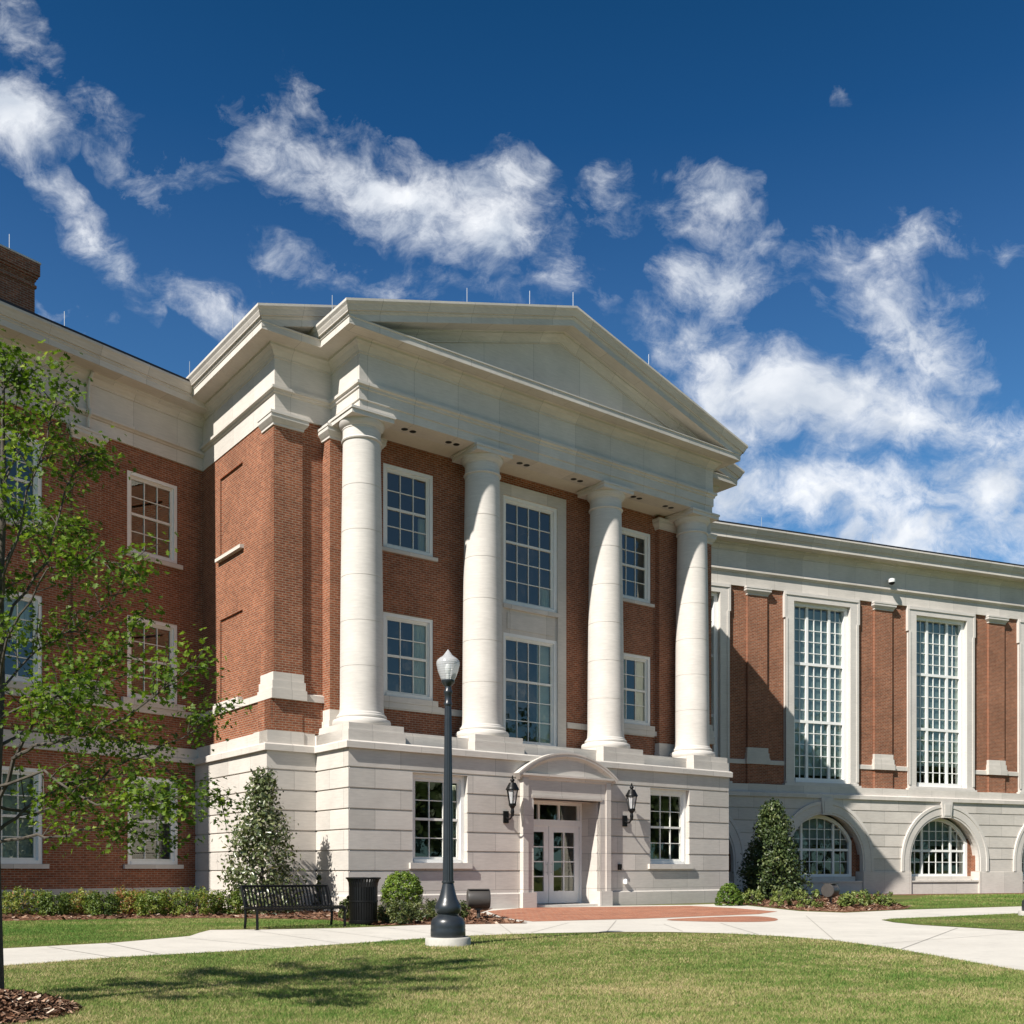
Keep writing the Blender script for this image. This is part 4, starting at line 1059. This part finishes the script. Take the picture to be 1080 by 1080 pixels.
# ------------------------------------------------------------------ lamp posts
def lamp_post(x, y, label):
    m_ = T3(x, y); t = thing('lamp_post', label, 'street lamp', m_, 'globe lamp posts along the paths')
    b = MB(); b.lathe([(.35, -.05), (.352, .10), (.335, .125)], 40); b.build('footing', M['concrete_foot'], t, m_)
    b = MB(); b.lathe([(.262, .125), (.27, .14), (.27, .24), (.265, .26), (.268, .29), (.262, .36), (.235, .41), (.195, .44), (.165, .46), (.165, .48), (.19, .50), (.205, .55), (.203, .60), (.18, .65), (.155, .69), (.14, .73), (.115, .82), (.092, .92), (.086, .95), (.098, .96), (.098, .985), (.085, .99)], 40); b.build('base', M['pole'], t, m_)
    b = MB(); nfl = 14
    rows = []
    for i in range(21):
        z = .98+(3.70-.98)*i/20; r = .083-.031*(i/20)
        rows.append([(r*(1-.075*(.5-.5*math.cos(j*math.pi))) * math.cos(2*math.pi*j/(nfl*2)), r*(1-.075*(.5-.5*math.cos(j*math.pi)))*math.sin(2*math.pi*j/(nfl*2)), z) for j in range(nfl*2)])
    b.grid(rows, True); b.build('pole', M['pole'], t, m_, sharp=12)
    b = MB(); b.lathe([(.05, 3.68), (.065, 3.70), (.065, 3.73), (.052, 3.75), (.055, 3.86), (.068, 3.88), (.068, 3.91), (.05, 3.94), (.05, 3.98), (.085, 4.02), (.105, 4.05), (.105, 4.08), (.06, 4.085)], 28); b.build('collar', M['pole'], t, m_)
    b = MB(); b.lathe([(.100, 4.08), (.125, 4.13), (.158, 4.22), (.178, 4.31), (.180, 4.36), (.165, 4.39), (.125, 4.425), (.085, 4.45), (.062, 4.475), (.045, 4.50), (.018, 4.535), (.004, 4.555)], 28, cap=False); b.build('globe', M['globe'], t, m_)
    b = MB(); b.lathe([(.03, 4.08), (.03, 4.18), (.045, 4.2), (.05, 4.28), (.03, 4.33)], 14); b.build('lamp_bulb', M['white'], t, m_)
    return t
lamp_post(-.985, 16.2, 'dark cast iron lamp post with frosted acorn globe standing in the lawn before the portico')
gx, gy = gp(1090, 966); lamp_post(gx, gy, 'lamp post at the right edge of the photo beside the far path')

# ------------------------------------------------------------------ bench
bm_ = C.at(-5.40, -5.80)      # rear left foot; x along the bench, -y towards the seat front
t = thing('park_bench', 'black slatted steel bench with its back to the left flower bed', 'bench', bm_)
LB = 1.88
b = MB()
prof_s = [(0.0, .40), (-.10, .385), (-.25, .395), (-.42, .43), (-.55, .44), (-.60, .42), (-.61, .38)]
ns = 25
for k in range(ns):
    x = .05+(LB-.1)*k/(ns-1); w = .017
    for (y0, z0), (y1, z1) in zip(prof_s[:-1], prof_s[1:]):
        b.face([(x-w, y0, z0), (x+w, y0, z0), (x+w, y1, z1), (x-w, y1, z1)]); b.face([(x-w, y1, z1-.008), (x+w, y1, z1-.008), (x+w, y0, z0-.008), (x-w, y0, z0-.008)])
        b.face([(x-w, y0, z0-.008), (x-w, y0, z0), (x-w, y1, z1), (x-w, y1, z1-.008)]); b.face([(x+w, y0, z0), (x+w, y0, z0-.008), (x+w, y1, z1-.008), (x+w, y1, z1)])
b.tube([(0, -.6, .395), (LB, -.6, .395)], .02, 8); b.tube([(0, -.02, .385), (LB, -.02, .385)], .02, 8)
b.build('seat', M['black'], t, bm_)
b = MB()
for k in range(ns):
    x = .05+(LB-.1)*k/(ns-1); w = .017
    pb = [(0.0, .41), (.04, .50), (.10, .66), (.17, .80), (.20, .83)]
    for (y0, z0), (y1, z1) in zip(pb[:-1], pb[1:]):
        b.face([(x-w, y0, z0), (x+w, y0, z0), (x+w, y1, z1), (x-w, y1, z1)]); b.face([(x+w, y0+.008, z0), (x-w, y0+.008, z0), (x-w, y1+.008, z1), (x+w, y1+.008, z1)])
        b.face([(x-w, y0+.008, z0), (x-w, y0, z0), (x-w, y1, z1), (x-w, y1+.008, z1)]); b.face([(x+w, y0, z0), (x+w, y0+.008, z0), (x+w, y1+.008, z1), (x+w, y1, z1)])
b.tube([(-.01, .20, .835), (LB+.01, .20, .835)], .024, 10); b.tube([(0, .01, .42), (LB, .01, .42)], .02, 8)
b.build('backrest', M['black'], t, bm_)
for x in (.0, LB):
    b = MB(); b.tube([(x, .02, .0), (x, -.02, .2), (x, .0, .40), (x, .06, .55), (x, .20, .83)], .028, 8); b.box(x-.04, x+.04, -.03, .07, 0, .012); b.build('leg', M['black'], t, bm_)
    b = MB(); b.tube([(x, -.58, .0), (x, -.57, .30), (x, -.58, .40), (x, -.50, .42), (x, 0, .40)], .028, 8); b.box(x-.04, x+.04, -.63, -.53, 0, .012); b.build('leg', M['black'], t, bm_)

# ------------------------------------------------------------------ litter bin
m_ = T3(-3.145, 22.25); t = thing('litter_bin', 'black slatted steel litter bin with flared rim beside the bench', 'bin', m_)
b = MB(); ns = 34
for k in range(ns):
    th = 2*math.pi*k/ns
    pts = [(.285, .06), (.30, .5), (.30, .80), (.315, .90), (.355, .985)]
    for (r0, z0), (r1, z1) in zip(pts[:-1], pts[1:]):
        d_ = .020; dirs = (-math.sin(th), math.cos(th))
        q = [(r0*math.cos(th)-dirs[0]*d_, r0*math.sin(th)-dirs[1]*d_, z0), (r0*math.cos(th)+dirs[0]*d_, r0*math.sin(th)+dirs[1]*d_, z0), (r1*math.cos(th)+dirs[0]*d_, r1*math.sin(th)+dirs[1]*d_, z1), (r1*math.cos(th)-dirs[0]*d_, r1*math.sin(th)-dirs[1]*d_, z1)]
        b.face(q); b.face([(x*.975, y*.975, z) for x, y, z in q][::-1])
b.build('slats', M['black'], t, m_)
b = MB(); b.lathe([(.352, .965), (.372, .98), (.372, 1.0), (.352, 1.005), (.345, .985)], 40, cap=False); b.lathe([(.305, .03), (.31, .05), (.31, .10), (.295, .105)], 40, cap=True); b.lathe([(.303, .48), (.31, .485), (.31, .515), (.303, .52)], 40, cap=False); b.build('rim', M['black'], t, m_)
b = MB(); b.lathe([(.25, .08), (.265, .80), (.255, .80), (.24, .10)], 32); b.build('liner', M['black'], t, m_)

# ------------------------------------------------------------------ floodlights
def flood(x, y, rz, label):
    m_ = T3(x, y, 0, rz); t = thing('floodlight', label, 'floodlight', m_, 'ground floodlights in the flower beds')
    b = MB(); r = .235; n = 26; hw = .27
    sec = [(r*math.cos(2*math.pi*k/n), r*math.sin(2*math.pi*k/n)) for k in range(n)]
    sec = [(y_, min(z_, r*.93)) for y_, z_ in sec]
    rows = [[(x_, y_*q, .47+z_*q) for y_, z_ in sec] for x_, q in ((-hw, .9), (-hw+.015, .97), (-hw+.04, 1), (hw-.04, 1), (hw-.015, .97), (hw, .9))]
    b.grid(rows, True); b.face(rows[0][::-1]); b.face(rows[-1]); b.build('housing', M['bronze'], t, m_, sharp=30)
    b = MB(); b.box(-hw+.02, hw-.02, -.16, .16, .47+r*.93+.002, .47+r*.93+.022); b.build('visor', M['bronze'], t, m_)
    b = MB(); b.tube([(0, 0, 0), (0, 0, .26)], .045, 12); b.lathe([(.09, 0), (.09, .03)], 16); b.box(-.08, .08, -.05, .05, .2, .26); b.build('stem', M['bronze'], t, m_)
flood(-.80, 25.1, R_(8), 'dark bronze drum floodlight on mulch left of the entrance paving, behind the lamp post')
flood(10.75, 35.5, R_(52), 'dark drum floodlight among small shrubs beside the conical holly')

# ------------------------------------------------------------------ foliage
def leaves(name, pos, nrm, size, m, parent=None, mtx=None, aspect=.5, jitter=.55, seed=1, tint=None, lobed=False, fold=.25):
    """one mesh of many small folded leaves; pos (n,3), nrm (n,3) preferred facing."""
    rs = np.random.default_rng(seed); n = len(pos)
    nn = nrm+rs.normal(0, jitter, (n, 3)); nn /= np.linalg.norm(nn, axis=1, keepdims=True)+1e-9
    t_ = np.cross(nn, rs.normal(0, 1, (n, 3))); t_ /= np.linalg.norm(t_, axis=1, keepdims=True)+1e-9
    s_ = np.cross(nn, t_)
    sz = (size*(.65+.7*rs.random(n)))[:, None]
    if lobed: shp = [(0, 0, 0), (.18, .12, .3), (.32, .42, 1), (.45, .16, .3), (.66, .40, 1), (.74, .13, .3), (1, 0, 0), (.74, -.13, .3), (.66, -.40, 1), (.45, -.16, .3), (.32, -.42, 1), (.18, -.12, .3)]
    else: shp = [(0, 0, 0), (.3, aspect*.5, 1), (.7, aspect*.42, 1), (1, 0, 0), (.7, -aspect*.42, 1), (.3, -aspect*.5, 1)]
    k = len(shp); V = np.empty((n, k, 3), dtype=np.float32)
    for i, (a, c, f) in enumerate(shp): V[:, i] = pos+(t_*(a-.5)+s_*c+nn*(fold*abs(c)*f))*sz
    me = bpy.data.meshes.new(name)
    me.vertices.add(n*k); me.vertices.foreach_set('co', V.ravel())
    # two halves per leaf along the midrib so it folds
    h1 = list(range(0, k//2+1)); h2 = [0]+list(range(k//2, k))
    L1, L2 = len(h1), len(h2)
    base_ = (np.arange(n)*k)[:, None]
    li = np.concatenate([base_+np.array(h1)[None], base_+np.array(h2)[None]], axis=1).ravel().astype(np.int32)
    me.loops.add(len(li)); me.loops.foreach_set('vertex_index', li)
    tot_ = np.tile([L1, L2], n); st_ = np.concatenate([[0], np.cumsum(tot_)[:-1]])
    me.polygons.add(2*n); me.polygons.foreach_set('loop_start', st_.astype(np.int32))
    at = me.attributes.new('tint', 'FLOAT', 'POINT')
    tv = rs.random(n) if tint is None else np.clip(tint+rs.normal(0, .16, n), 0, 1)
    at.data.foreach_set('value', np.repeat(tv, k).astype(np.float32))
    me.materials.append(m); me.update(); me.validate()
    o = bpy.data.objects.new(name, me); COL.objects.link(o); place(o, parent, mtx)
    return o

def clumpy(n, rs, fn, nclump, spread, out=.5):
    """points gathered in clumps spread by fn(count)->centres."""
    cen, cn = fn(nclump); idx = rs.integers(0, nclump, n)
    d = rs.normal(0, 1, (n, 3)); d /= np.linalg.norm(d, axis=1, keepdims=True)
    p = cen[idx]+d*spread*rs.random((n, 1))**.6
    return p, d*(1-out)+cn[idx]*out, idx

def shrub(name, x, y, w, h, dens, size, m, label, cat, group, seed, shape='mound', stems=True, aspect=.5, clump=.32, tintv=None):
    rs = np.random.default_rng(seed); m_ = T3(x, y)
    t = thing(name, label, cat, m_, group)
    def fn(k):
        th = rs.random(k)*2*math.pi; u = rs.random(k)
        if shape == 'ball': z = h*(.48-.46*np.cos(np.arccos(1-2*u*.98))); r = w*.45*np.clip(1-((z/h-.48)/.47)**2, 0, 1)**.56
        elif shape == 'dome': z = h*.95*u; r = w/2*np.clip(1-(z/h)**2.0, 0, 1)**.62
        elif shape == 'cone': z = h*(.03+.95*u**1.25); r = w/2*np.clip(1-(z/h), 0, 1)**.72*(.80+.35*rs.random(k))
        else: z = h*(.08+.80*u)*(.8+.3*rs.random(k)); r = w/2*np.sqrt(np.clip(1-((z/h-.40)/.72)**2, 0, 1))
        rr = r*(1-.30*rs.random(k)**1.5) if shape in ('ball', 'dome') else r*(1-.55*rs.random(k)**1.2)
        c = np.stack([rr*np.cos(th), rr*np.sin(th), z], 1)
        nv = np.stack([np.cos(th), np.sin(th), .55+0*th], 1)
        if shape == 'ball': nv = np.stack([rr*np.cos(th), rr*np.sin(th), (z-h*.47)], 1)
        nv /= np.linalg.norm(nv, axis=1, keepdims=True)+1e-6
        return c, nv
    nclump = max(14, int(dens/22))
    p, nr, idx = clumpy(dens, rs, fn, nclump, clump*min(w, h)*.5, .55)
    p[:, 2] = np.maximum(p[:, 2], .03)
    tint = (rs.random(nclump)*.75+.05)[idx] if tintv is None else np.clip(rs.random(nclump)*.4+tintv-.2, 0, 1)[idx]
    leaves('foliage', p, nr, size, m, t, m_, seed=seed, tint=tint, aspect=aspect)
    if stems:
        b = MB(); ns_ = 7 if shape != 'cone' else 14
        for k in range(ns_):
            th = rs.random()*6.28; e = w*.33*rs.random()
            if shape == 'cone':
                z0 = h*(.05+.75*k/ns_); e = w*.42*(1-z0/h); b.tube([(0, 0, z0), (e*math.cos(th)*.6, e*math.sin(th)*.6, z0+e*.25), (e*math.cos(th), e*math.sin(th), z0+e*.3)], [.018, .010, .004], 5)
            else: b.tube([(.02*math.cos(th), .02*math.sin(th), 0), (e*.6*math.cos(th), e*.6*math.sin(th), h*.45), (e*math.cos(th), e*math.sin(th), h*.8)], [.014, .009, .004], 5)
        if shape == 'cone': b.tube([(0, 0, 0), (.02, .01, h*.5), (0, 0, h*.95)], [.055, .035, .006], 8)
        b.build('trunk' if shape == 'cone' else 'stems', M['bark'], t, m_)
    return t

# foundation shrubs in the left bed, right to left in the photograph's terms
G1 = 'foundation shrubs in the bed before the left wing'
LS = [(28, 965, 64, 30, 'broad yellow green foundation shrub at the far left end, nearest the young oak'), (58, 966, 40, 26, 'low dull green shrub just right of the far left end of the left bed'), (86, 964.5, 44, 27, 'foundation shrub flushed red, under the brick between the two ground windows'),
      (108, 966, 38, 26, 'compact dark green shrub left of the ground window near the inner corner'), (136, 964, 42, 28, 'reddest foundation shrub, below the ground window nearest the inner corner'), (163, 966, 42, 27, 'foundation shrub below the right jamb of the ground window, green and leafy'), (204, 965.5, 56, 30, 'wide yellow green foundation shrub in front of the inner corner'), (240, 964.5, 40, 26, 'foundation shrub tucked against the tall holly, behind the left end of the bench')]
tv = [.5, .25, .66, .22, .76, .42, .5, .45]
for i, (u, v, wp_, hp_, lab) in enumerate(LS):
    x, y = gp(u, v); k = y/1109
    shrub('foundation_shrub', x, y, wp_*k*.90, hp_*k*1.0, 3000, .062, M['nandina'], lab, 'shrub', G1, 100+i, aspect=.42, tintv=tv[i])
x, y = gp(170, 960.5); shrub('foundation_shrub', x, y, .9, .62, 700, .07, M['dwarf'], 'half hidden dark shrub close to the brick wall behind the left bed row', 'shrub', G1, 120)
# small shrubs by the bin
G2 = 'small shrubs on the mulch beside the entrance'
for i, (u, v, wp_, hp_, lab) in enumerate([(366, 970, 16, 24, 'small shrub between bench and litter bin'), (409, 973, 30, 26, 'dwarf shrub in front of the round boxwood, left one next to the litter bin'), (424, 975, 30, 26, 'dwarf shrub in front of the round boxwood, nearest the path'), (444, 972, 30, 26, 'dwarf shrub right of the round boxwood, lit olive green'), (461, 970.5, 20, 22, 'thin yellow green shrub just left of the lamp post base'), (484, 970, 20, 20, 'dwarf shrub between the lamp post and the left floodlight')]):
    x, y = gp(u, v); k = y/1109
    shrub('dwarf_shrub', x, y, wp_*k, hp_*k, 1600, .05, M['dwarf_dark'], lab, 'shrub', G2, 140+i)
x, y = gp(424, 963.5); k = y/1109
shrub('round_boxwood', x, y, 47*k, 46*k, 11000, .05, M['box'], 'large clipped round boxwood between litter bin and lamp post', 'shrub', None, 160, 'ball', clump=.14)
x, y = gp(769, 955.3); k = y/1109
shrub('clipped_boxwood', x, y, 29*k, 24*k, 8000, .05, M['box'], 'small pointed dome boxwood at the right corner of the stone base', 'shrub', None, 161, 'dome', clump=.12, tintv=.2)
G3 = 'small shrubs in the bed right of the portico'
for i, (u, v, wp_, hp_, lab) in enumerate([(793, 954.5, 22, 18, 'small bright shrub between the domed boxwood and the conical holly'), (825, 956, 24, 18, 'small shrub at the foot of the conical holly, right of centre'), (852, 957.5, 32, 20, 'wide bright shrub left of the right floodlight'), (893, 957, 17, 17, 'shrub directly right of the right floodlight'), (908, 956.5, 22, 18, 'second shrub right of the right floodlight'), (932, 956, 22, 16, 'last small shrub at the right tip of the mulch bed')]):
    x, y = gp(u, v); k = y/1109
    shrub('bed_shrub', x, y, wp_*k, hp_*k, 900, .07, M['dwarf'], lab, 'shrub', G3, 170+i, tintv=.6)
# hollies
G4 = 'young hollies against the walls'
x, y = gp(276, 963.5); k = y/1109
hl = shrub('holly_tree', x, y, 92*k, 150*k, 5600, .12, M['holly_pale'], 'loose young holly tree with pale leaves behind the bench, against the white corner', 'tree', G4, 200, 'cone', clump=.30, aspect=.46)
x, y = gp(815, 949.5); k = y/1109
shrub('holly_tree', x, y, 82*k, 103*k, 13000, .125, M['holly'], 'dense conical holly tree in the shaded corner right of the portico', 'tree', G4, 201, 'cone', clump=.22, aspect=.46)
x, y = gp(336, 961); k = y/1109
shrub('dark_seedling', x, y, 9*k, 38*k, 500, .08, M['holly'], 'slim dark evergreen seedling behind the right end of the bench', 'shrub', None, 203, 'cone', clump=.5)

# ------------------------------------------------------------------ young oak at the left edge
def oak():
    rs = np.random.default_rng(7); m_ = T3(-4.31, 8.75)
    t = thing('young_oak', 'young oak tree with bright green leaves at the left edge, in a mulch ring', 'tree', m_)
    Y0 = 8.75
    def W(u, v, dy=0.0): y_ = Y0+dy; return Vector(((u-540)/1109*y_+4.27, dy, CAM_H+(918-v)/1109*y_))
    trunk = [Vector((0, 0, 0)), Vector((.0, 0, .5)), W(-3, 900), W(-1, 820), W(4, 720, .05), W(4, 620, .05), W(9, 520, .0), W(8, 440, -.05), W(10, 372, 0)]
    tr = [.085, .07, .062, .056, .047, .037, .026, .015, .006]
    BR = [  # polyline, start radius
     ([W(-3, 890), W(43, 881, -.1), W(78, 881, -.2), W(96, 874, -.25), W(132, 875, -.3), W(178, 884, -.35)], .02),
     ([W(-2, 880), W(12, 870, .1), W(44, 845, .3), W(75, 826, .45), W(130, 820, .6), W(178, 808, .7)], .024),
     ([W(0, 865), W(20, 800, -.1), W(34, 772, -.15), W(54, 747, -.2), W(89, 712, -.3), W(130, 690, -.35), W(160, 640, -.4)], .028),
     ([W(20, 800, -.1), W(43, 785, -.3), W(83, 778, -.45), W(113, 767, -.6), W(148, 749, -.7), W(184, 722, -.8), W(222, 682, -.9)], .022),
     ([W(0, 850), W(40, 858, .5), W(85, 846, .8), W(123, 810, 1.0), W(160, 793, 1.1), W(215, 768, 1.2), W(238, 745, 1.3)], .022),
     ([W(0, 790), W(30, 770, .3), W(90, 765, .6), W(150, 790, .8), W(205, 830, .9), W(240, 850, .95)], .02),
     ([W(3, 720), W(10, 690, -.2), W(25, 650, -.35), W(60, 600, -.5), W(100, 590, -.55), W(150, 595, -.6)], .02),
     ([W(4, 680), W(20, 640, .2), W(55, 590, .4), W(75, 520, .5), W(90, 480, .55), W(108, 478, .6)], .02),
     ([W(5, 640), W(15, 590, -.3), W(30, 540, -.4), W(50, 480, -.4), W(60, 425, -.35), W(66, 398, -.3)], .018),
     ([W(2, 730), W(40, 690, .5), W(100, 650, .9), W(150, 600, 1.1)], .016),
     ([W(8, 520), W(20, 480, .1), W(24, 430, .1), W(28, 392, .1)], .012),
     ([W(5, 600), W(30, 560, .6), W(60, 545, 1.0), W(85, 560, 1.3)], .014),
     ([W(0, 830), W(50, 815, -.5), W(105, 850, -.8), W(150, 845, -1.0), W(200, 840, -1.1)], .018),
     ([W(0, 760), W(45, 740, -.7), W(80, 740, -1.1), W(120, 720, -1.4)], .016),
    ]
    # limbs on the far and outer sides, out of the frame, so the crown is whole and its shade right
    for k in range(17):
        th = R_(100+190*rs.random()); z0 = 1.3+2.9*k/16; e = (1.75-.30*abs(z0-2.4))*(.75+.35*rs.random()); up = .25+.5*rs.random()
        p0 = Vector((0, 0, z0)); d = Vector((math.cos(th), math.sin(th), 0))
        BR.append(([p0, p0+d*e*.35+Vector((0, 0, .12)), p0+d*e*.7+Vector((.08*rs.normal(), .08*rs.normal(), up*.6)), p0+d*e+Vector((0, 0, up))], .018))
    b = MB(); b.tube(trunk, tr, 12)
    b.build('trunk', M['bark'], t, m_)
    b = MB(); tips = []
    def along(pl, s_):
        f = s_*(len(pl)-1); i = min(int(f), len(pl)-2); return pl[i].lerp(pl[i+1], f-i), (pl[i+1]-pl[i]).normalized()
    for pl, r0 in BR:
        n = len(pl); fine = []
        for i in range(n-1):
            for k in range(3):
                p = pl[i].lerp(pl[i+1], k/3); fine.append(p+Vector(rs.normal(0, .012, 3)))
        fine.append(pl[-1]); q = len(fine)
        b.tube(fine, [.72*r0*(1-.82*i/(q-1)) for i in range(q)], 6)
        ln = sum((pl[i+1]-pl[i]).length for i in range(n-1))
        for k in range(int(ln*11)):
            s_ = .22+.78*rs.random(); p, d = along(pl, s_)
            side = Vector(rs.normal(0, 1, 3)); side = (side-d*side.dot(d)).normalized(); side.z = side.z*.55+.08
            l2 = (.14+.30*rs.random())*(1.15-.45*s_)
            e = p+(d*.7+side).normalized()*l2; mid_ = p.lerp(e, .5)+Vector((0, 0, .02))
            b.tube([p, mid_, e], [.006, .004, .0022], 4, False); tips.append((p, e))
        tips.append((pl[-2].lerp(pl[-1], .5), pl[-1]))
    for zz in (.55, .62, .7, .78, .86, .93, .98):
        p, d = along(trunk, zz)
        for k in range(6):
            th = rs.random()*6.28; e = p+Vector((math.cos(th)*.25, math.sin(th)*.25, .18)); b.tube([p, e], [.006, .003], 4, False); tips.append((p, e))
    b.build('branches', M['bark'], t, m_)
    pos, nr, tn = [], [], []
    for p, e in tips:
        c = rs.random()
        for k in range(int(24+rs.random()*13)):
            s_ = .30+.75*rs.random(); q = p.lerp(e, s_); off = rs.normal(0, .075, 3); pos.append(np.array(q)+off); nr.append(np.array([0, 0, .9])+off*5); tn.append(.15+.65*c)
    leaves('crown', np.array(pos), np.array(nr), .049, M['oak'], t, m_, seed=11, tint=np.array(tn), lobed=True, jitter=.55)
oak()

# mulch ring of the oak: a low mound with loose chips
b = MB(); n = 40; rows = []
for i in range(9):
    q = i/8; r = .92*q; rows.append([(-4.42+r*math.cos(2*math.pi*j/n)*(1+.05*math.sin(3*j)*q), 8.35+r*math.sin(2*math.pi*j/n), .16*(1-q**2.2)+.004) for j in range(n)])
b.grid(rows, True)
mm = b.build('mulch_mound', M['mulch']); mm['kind'] = 'structure'
def chips(name, pos, size, seed, label):
    rs = np.random.default_rng(seed); n = len(pos)
    th = rs.random(n)*6.28; d = np.stack([np.cos(th), np.sin(th), rs.normal(0, .35, n)], 1); d /= np.linalg.norm(d, axis=1, keepdims=True)
    up = np.array([0, 0, 1.])+rs.normal(0, .45, (n, 3)); s_ = np.cross(up, d); s_ /= np.linalg.norm(s_, axis=1, keepdims=True)
    ln = (size*(.5+rs.random(n)))[:, None]; wd = ln*(.16+.25*rs.random((n, 1)))
    V = np.stack([pos-d*ln-s_*wd*.5, pos+d*ln*.9-s_*wd, pos+d*ln+s_*wd*.6, pos-d*ln*.85+s_*wd], 1)
    me = bpy.data.meshes.new(name); me.vertices.add(n*4); me.vertices.foreach_set('co', V.astype(np.float32).ravel())
    me.loops.add(n*4); me.loops.foreach_set('vertex_index', np.arange(n*4, dtype=np.int32)); me.polygons.add(n); me.polygons.foreach_set('loop_start', (np.arange(n)*4).astype(np.int32))
    at = me.attributes.new('tint', 'FLOAT', 'POINT'); at.data.foreach_set('value', np.repeat(rs.random(n), 4).astype(np.float32))
    me.materials.append(M['chip']); me.update(); me.validate()
    o = bpy.data.objects.new(name, me); COL.objects.link(o); tag(o, label, 'mulch', kind='stuff'); return o
rs = np.random.default_rng(5)
q = np.sqrt(rs.random(5200))*1.05; th = rs.random(5200)*6.28
chips('bark_chips', np.stack([-4.42+.9*q*np.cos(th), 8.35+.9*q*np.sin(th), .165*(1-q**2.2)+.012+.012*rs.random(5200)], 1), .035, 6, 'loose brown bark chips over the mulch ring of the oak')
def in_poly(x, y, poly):
    c = np.zeros(len(x), bool); n = len(poly)
    for i in range(n):
        x0, y0 = poly[i]; x1, y1 = poly[(i+1) % n]
        if y0 == y1: continue
        k = ((y0 > y) != (y1 > y)) & (x < (x1-x0)*(y-y0)/(y1-y0)+x0); c ^= k
    return c
def scatter(poly, n, rs):
    xs, ys = [p[0] for p in poly], [p[1] for p in poly]; x = min(xs)+(max(xs)-min(xs))*rs.random(n); y = min(ys)+(max(ys)-min(ys))*rs.random(n)
    k = in_poly(x, y, poly); return x[k], y[k]
for poly, n, lab in ((mulL, 26000, 'reddish bark chips over the bed along the left wing and entrance'), (mulR, 12000, 'reddish bark chips over the bed right of the portico')):
    x, y = scatter(poly, n, rs); chips('bark_chips', np.stack([x, y, .02+.02*rs.random(len(x))], 1), .07, 8, lab)

# ------------------------------------------------------------------ grass blades on the near lawn
def grass():
    rs = np.random.default_rng(3)
    nearp = [gp(*p) for p in near]
    front = nearp+[(14, 3), (-14, 3)]
    N = 1300000
    # more blades close to the viewer: sample in perspective
    v = 985+ (1100-985)*rs.random(N); u = -90+1260*rs.random(N)
    tt = CAM_H*1109/(v-918); x = (u-540)/1109*tt; y = tt
    keep = in_poly(x, y, front) & (((x+4.42)**2+(y-8.35)**2) > .72) & (((x+.985)**2+(y-16.2)**2) > .14)
    keep &= rs.random(N) < .45
    x, y = x[keep], y[keep]
    # the strips beyond the path
    for poly, n in (([gp(*p) for p in [(2, 1000), (120, 994), (200, 987), (222, 980.5), (362, 978.5), (390, 976.8), (355, 971.2), (220, 969), (120, 970), (2, 972)]], 90000), (isl, 110000), ([Rf.w(2.0, -1.9), Rf.w(20, -1.9)]+[gp(*p) for p in [(1200, 952), (1080, 955.6), (960, 958.8), (945, 953)]], 110000)):
        a, c = scatter(poly, n, rs); x = np.concatenate([x, a]); y = np.concatenate([y, c])
    nf = keep.sum(); n = len(x); tn = rs.random(n); tn[nf:] = tn[nf:]*.75-.12; px_ = np.maximum(y/1109, .0075)
    h = (.012+.018*rs.random(n))*(1+.015*y); w = np.maximum(.0028, px_*.28); th = rs.random(n)*6.28; ln = rs.normal(0, .55, (n, 2))*h[:, None]
    z = np.where(y > 0, .002, 0)
    V = np.empty((n, 3, 3), np.float32)
    V[:, 0] = np.stack([x-w*np.cos(th), y-w*np.sin(th), z], 1); V[:, 1] = np.stack([x+w*np.cos(th), y+w*np.sin(th), z], 1); V[:, 2] = np.stack([x+ln[:, 0], y+ln[:, 1], h], 1)
    me = bpy.data.meshes.new('grass'); me.vertices.add(n*3); me.vertices.foreach_set('co', V.ravel()); me.loops.add(n*3); me.loops.foreach_set('vertex_index', np.arange(n*3, dtype=np.int32))
    me.polygons.add(n); me.polygons.foreach_set('loop_start', (np.arange(n)*3).astype(np.int32))
    at = me.attributes.new('tint', 'FLOAT', 'POINT'); at.data.foreach_set('value', np.repeat(tn, 3).astype(np.float32))
    me.materials.append(M['blade']); me.update(); me.validate()
    o = bpy.data.objects.new('grass', me); COL.objects.link(o); tag(o, 'short green and straw coloured lawn grass around the paths', 'grass', kind='stuff')
grass()

# ------------------------------------------------------------------ wood across the quad (seen in the ground-floor panes)
def wood():
    rs = np.random.default_rng(21); P_, N_, T_ = [], [], []
    b = MB()
    for k in range(16):
        a = R_(-62+124*k/15); x, y = 20+58*math.cos(a), 8+58*math.sin(a); 
        if y > 38: continue
        h = 13+4*rs.random(); w = 5.2+2*rs.random(); 
        n = 1500; d = rs.normal(0, 1, (n, 3)); d /= np.linalg.norm(d, axis=1, keepdims=True); r = rs.random((n, 1))**.4
        bump = 1+.25*np.sin(d[:, :1]*5+k)+.2*np.cos(d[:, 1:2]*6)
        P_.append(d*r*bump*np.array([w, w, h*.45])+np.array([x, y, h*.58])); N_.append(d+np.array([0, 0, .4])); T_.append(rs.random(n)*.6+.2)
        b.tube([(x, y, 0), (x+.1, y, h*.3), (x, y+.1, h*.7)], [.3, .22, .08], 8)
    o = leaves('wood', np.concatenate(P_), np.concatenate(N_), .95, M['far'], None, Matrix.Identity(4), seed=22, tint=np.concatenate(T_), aspect=.8)
    tag(o, 'leafy trees across the quad, mirrored in the ground floor panes', 'trees', kind='stuff')
    b.build('trunks', M['bark'], o, Matrix.Identity(4))['kind'] = 'stuff'
wood()
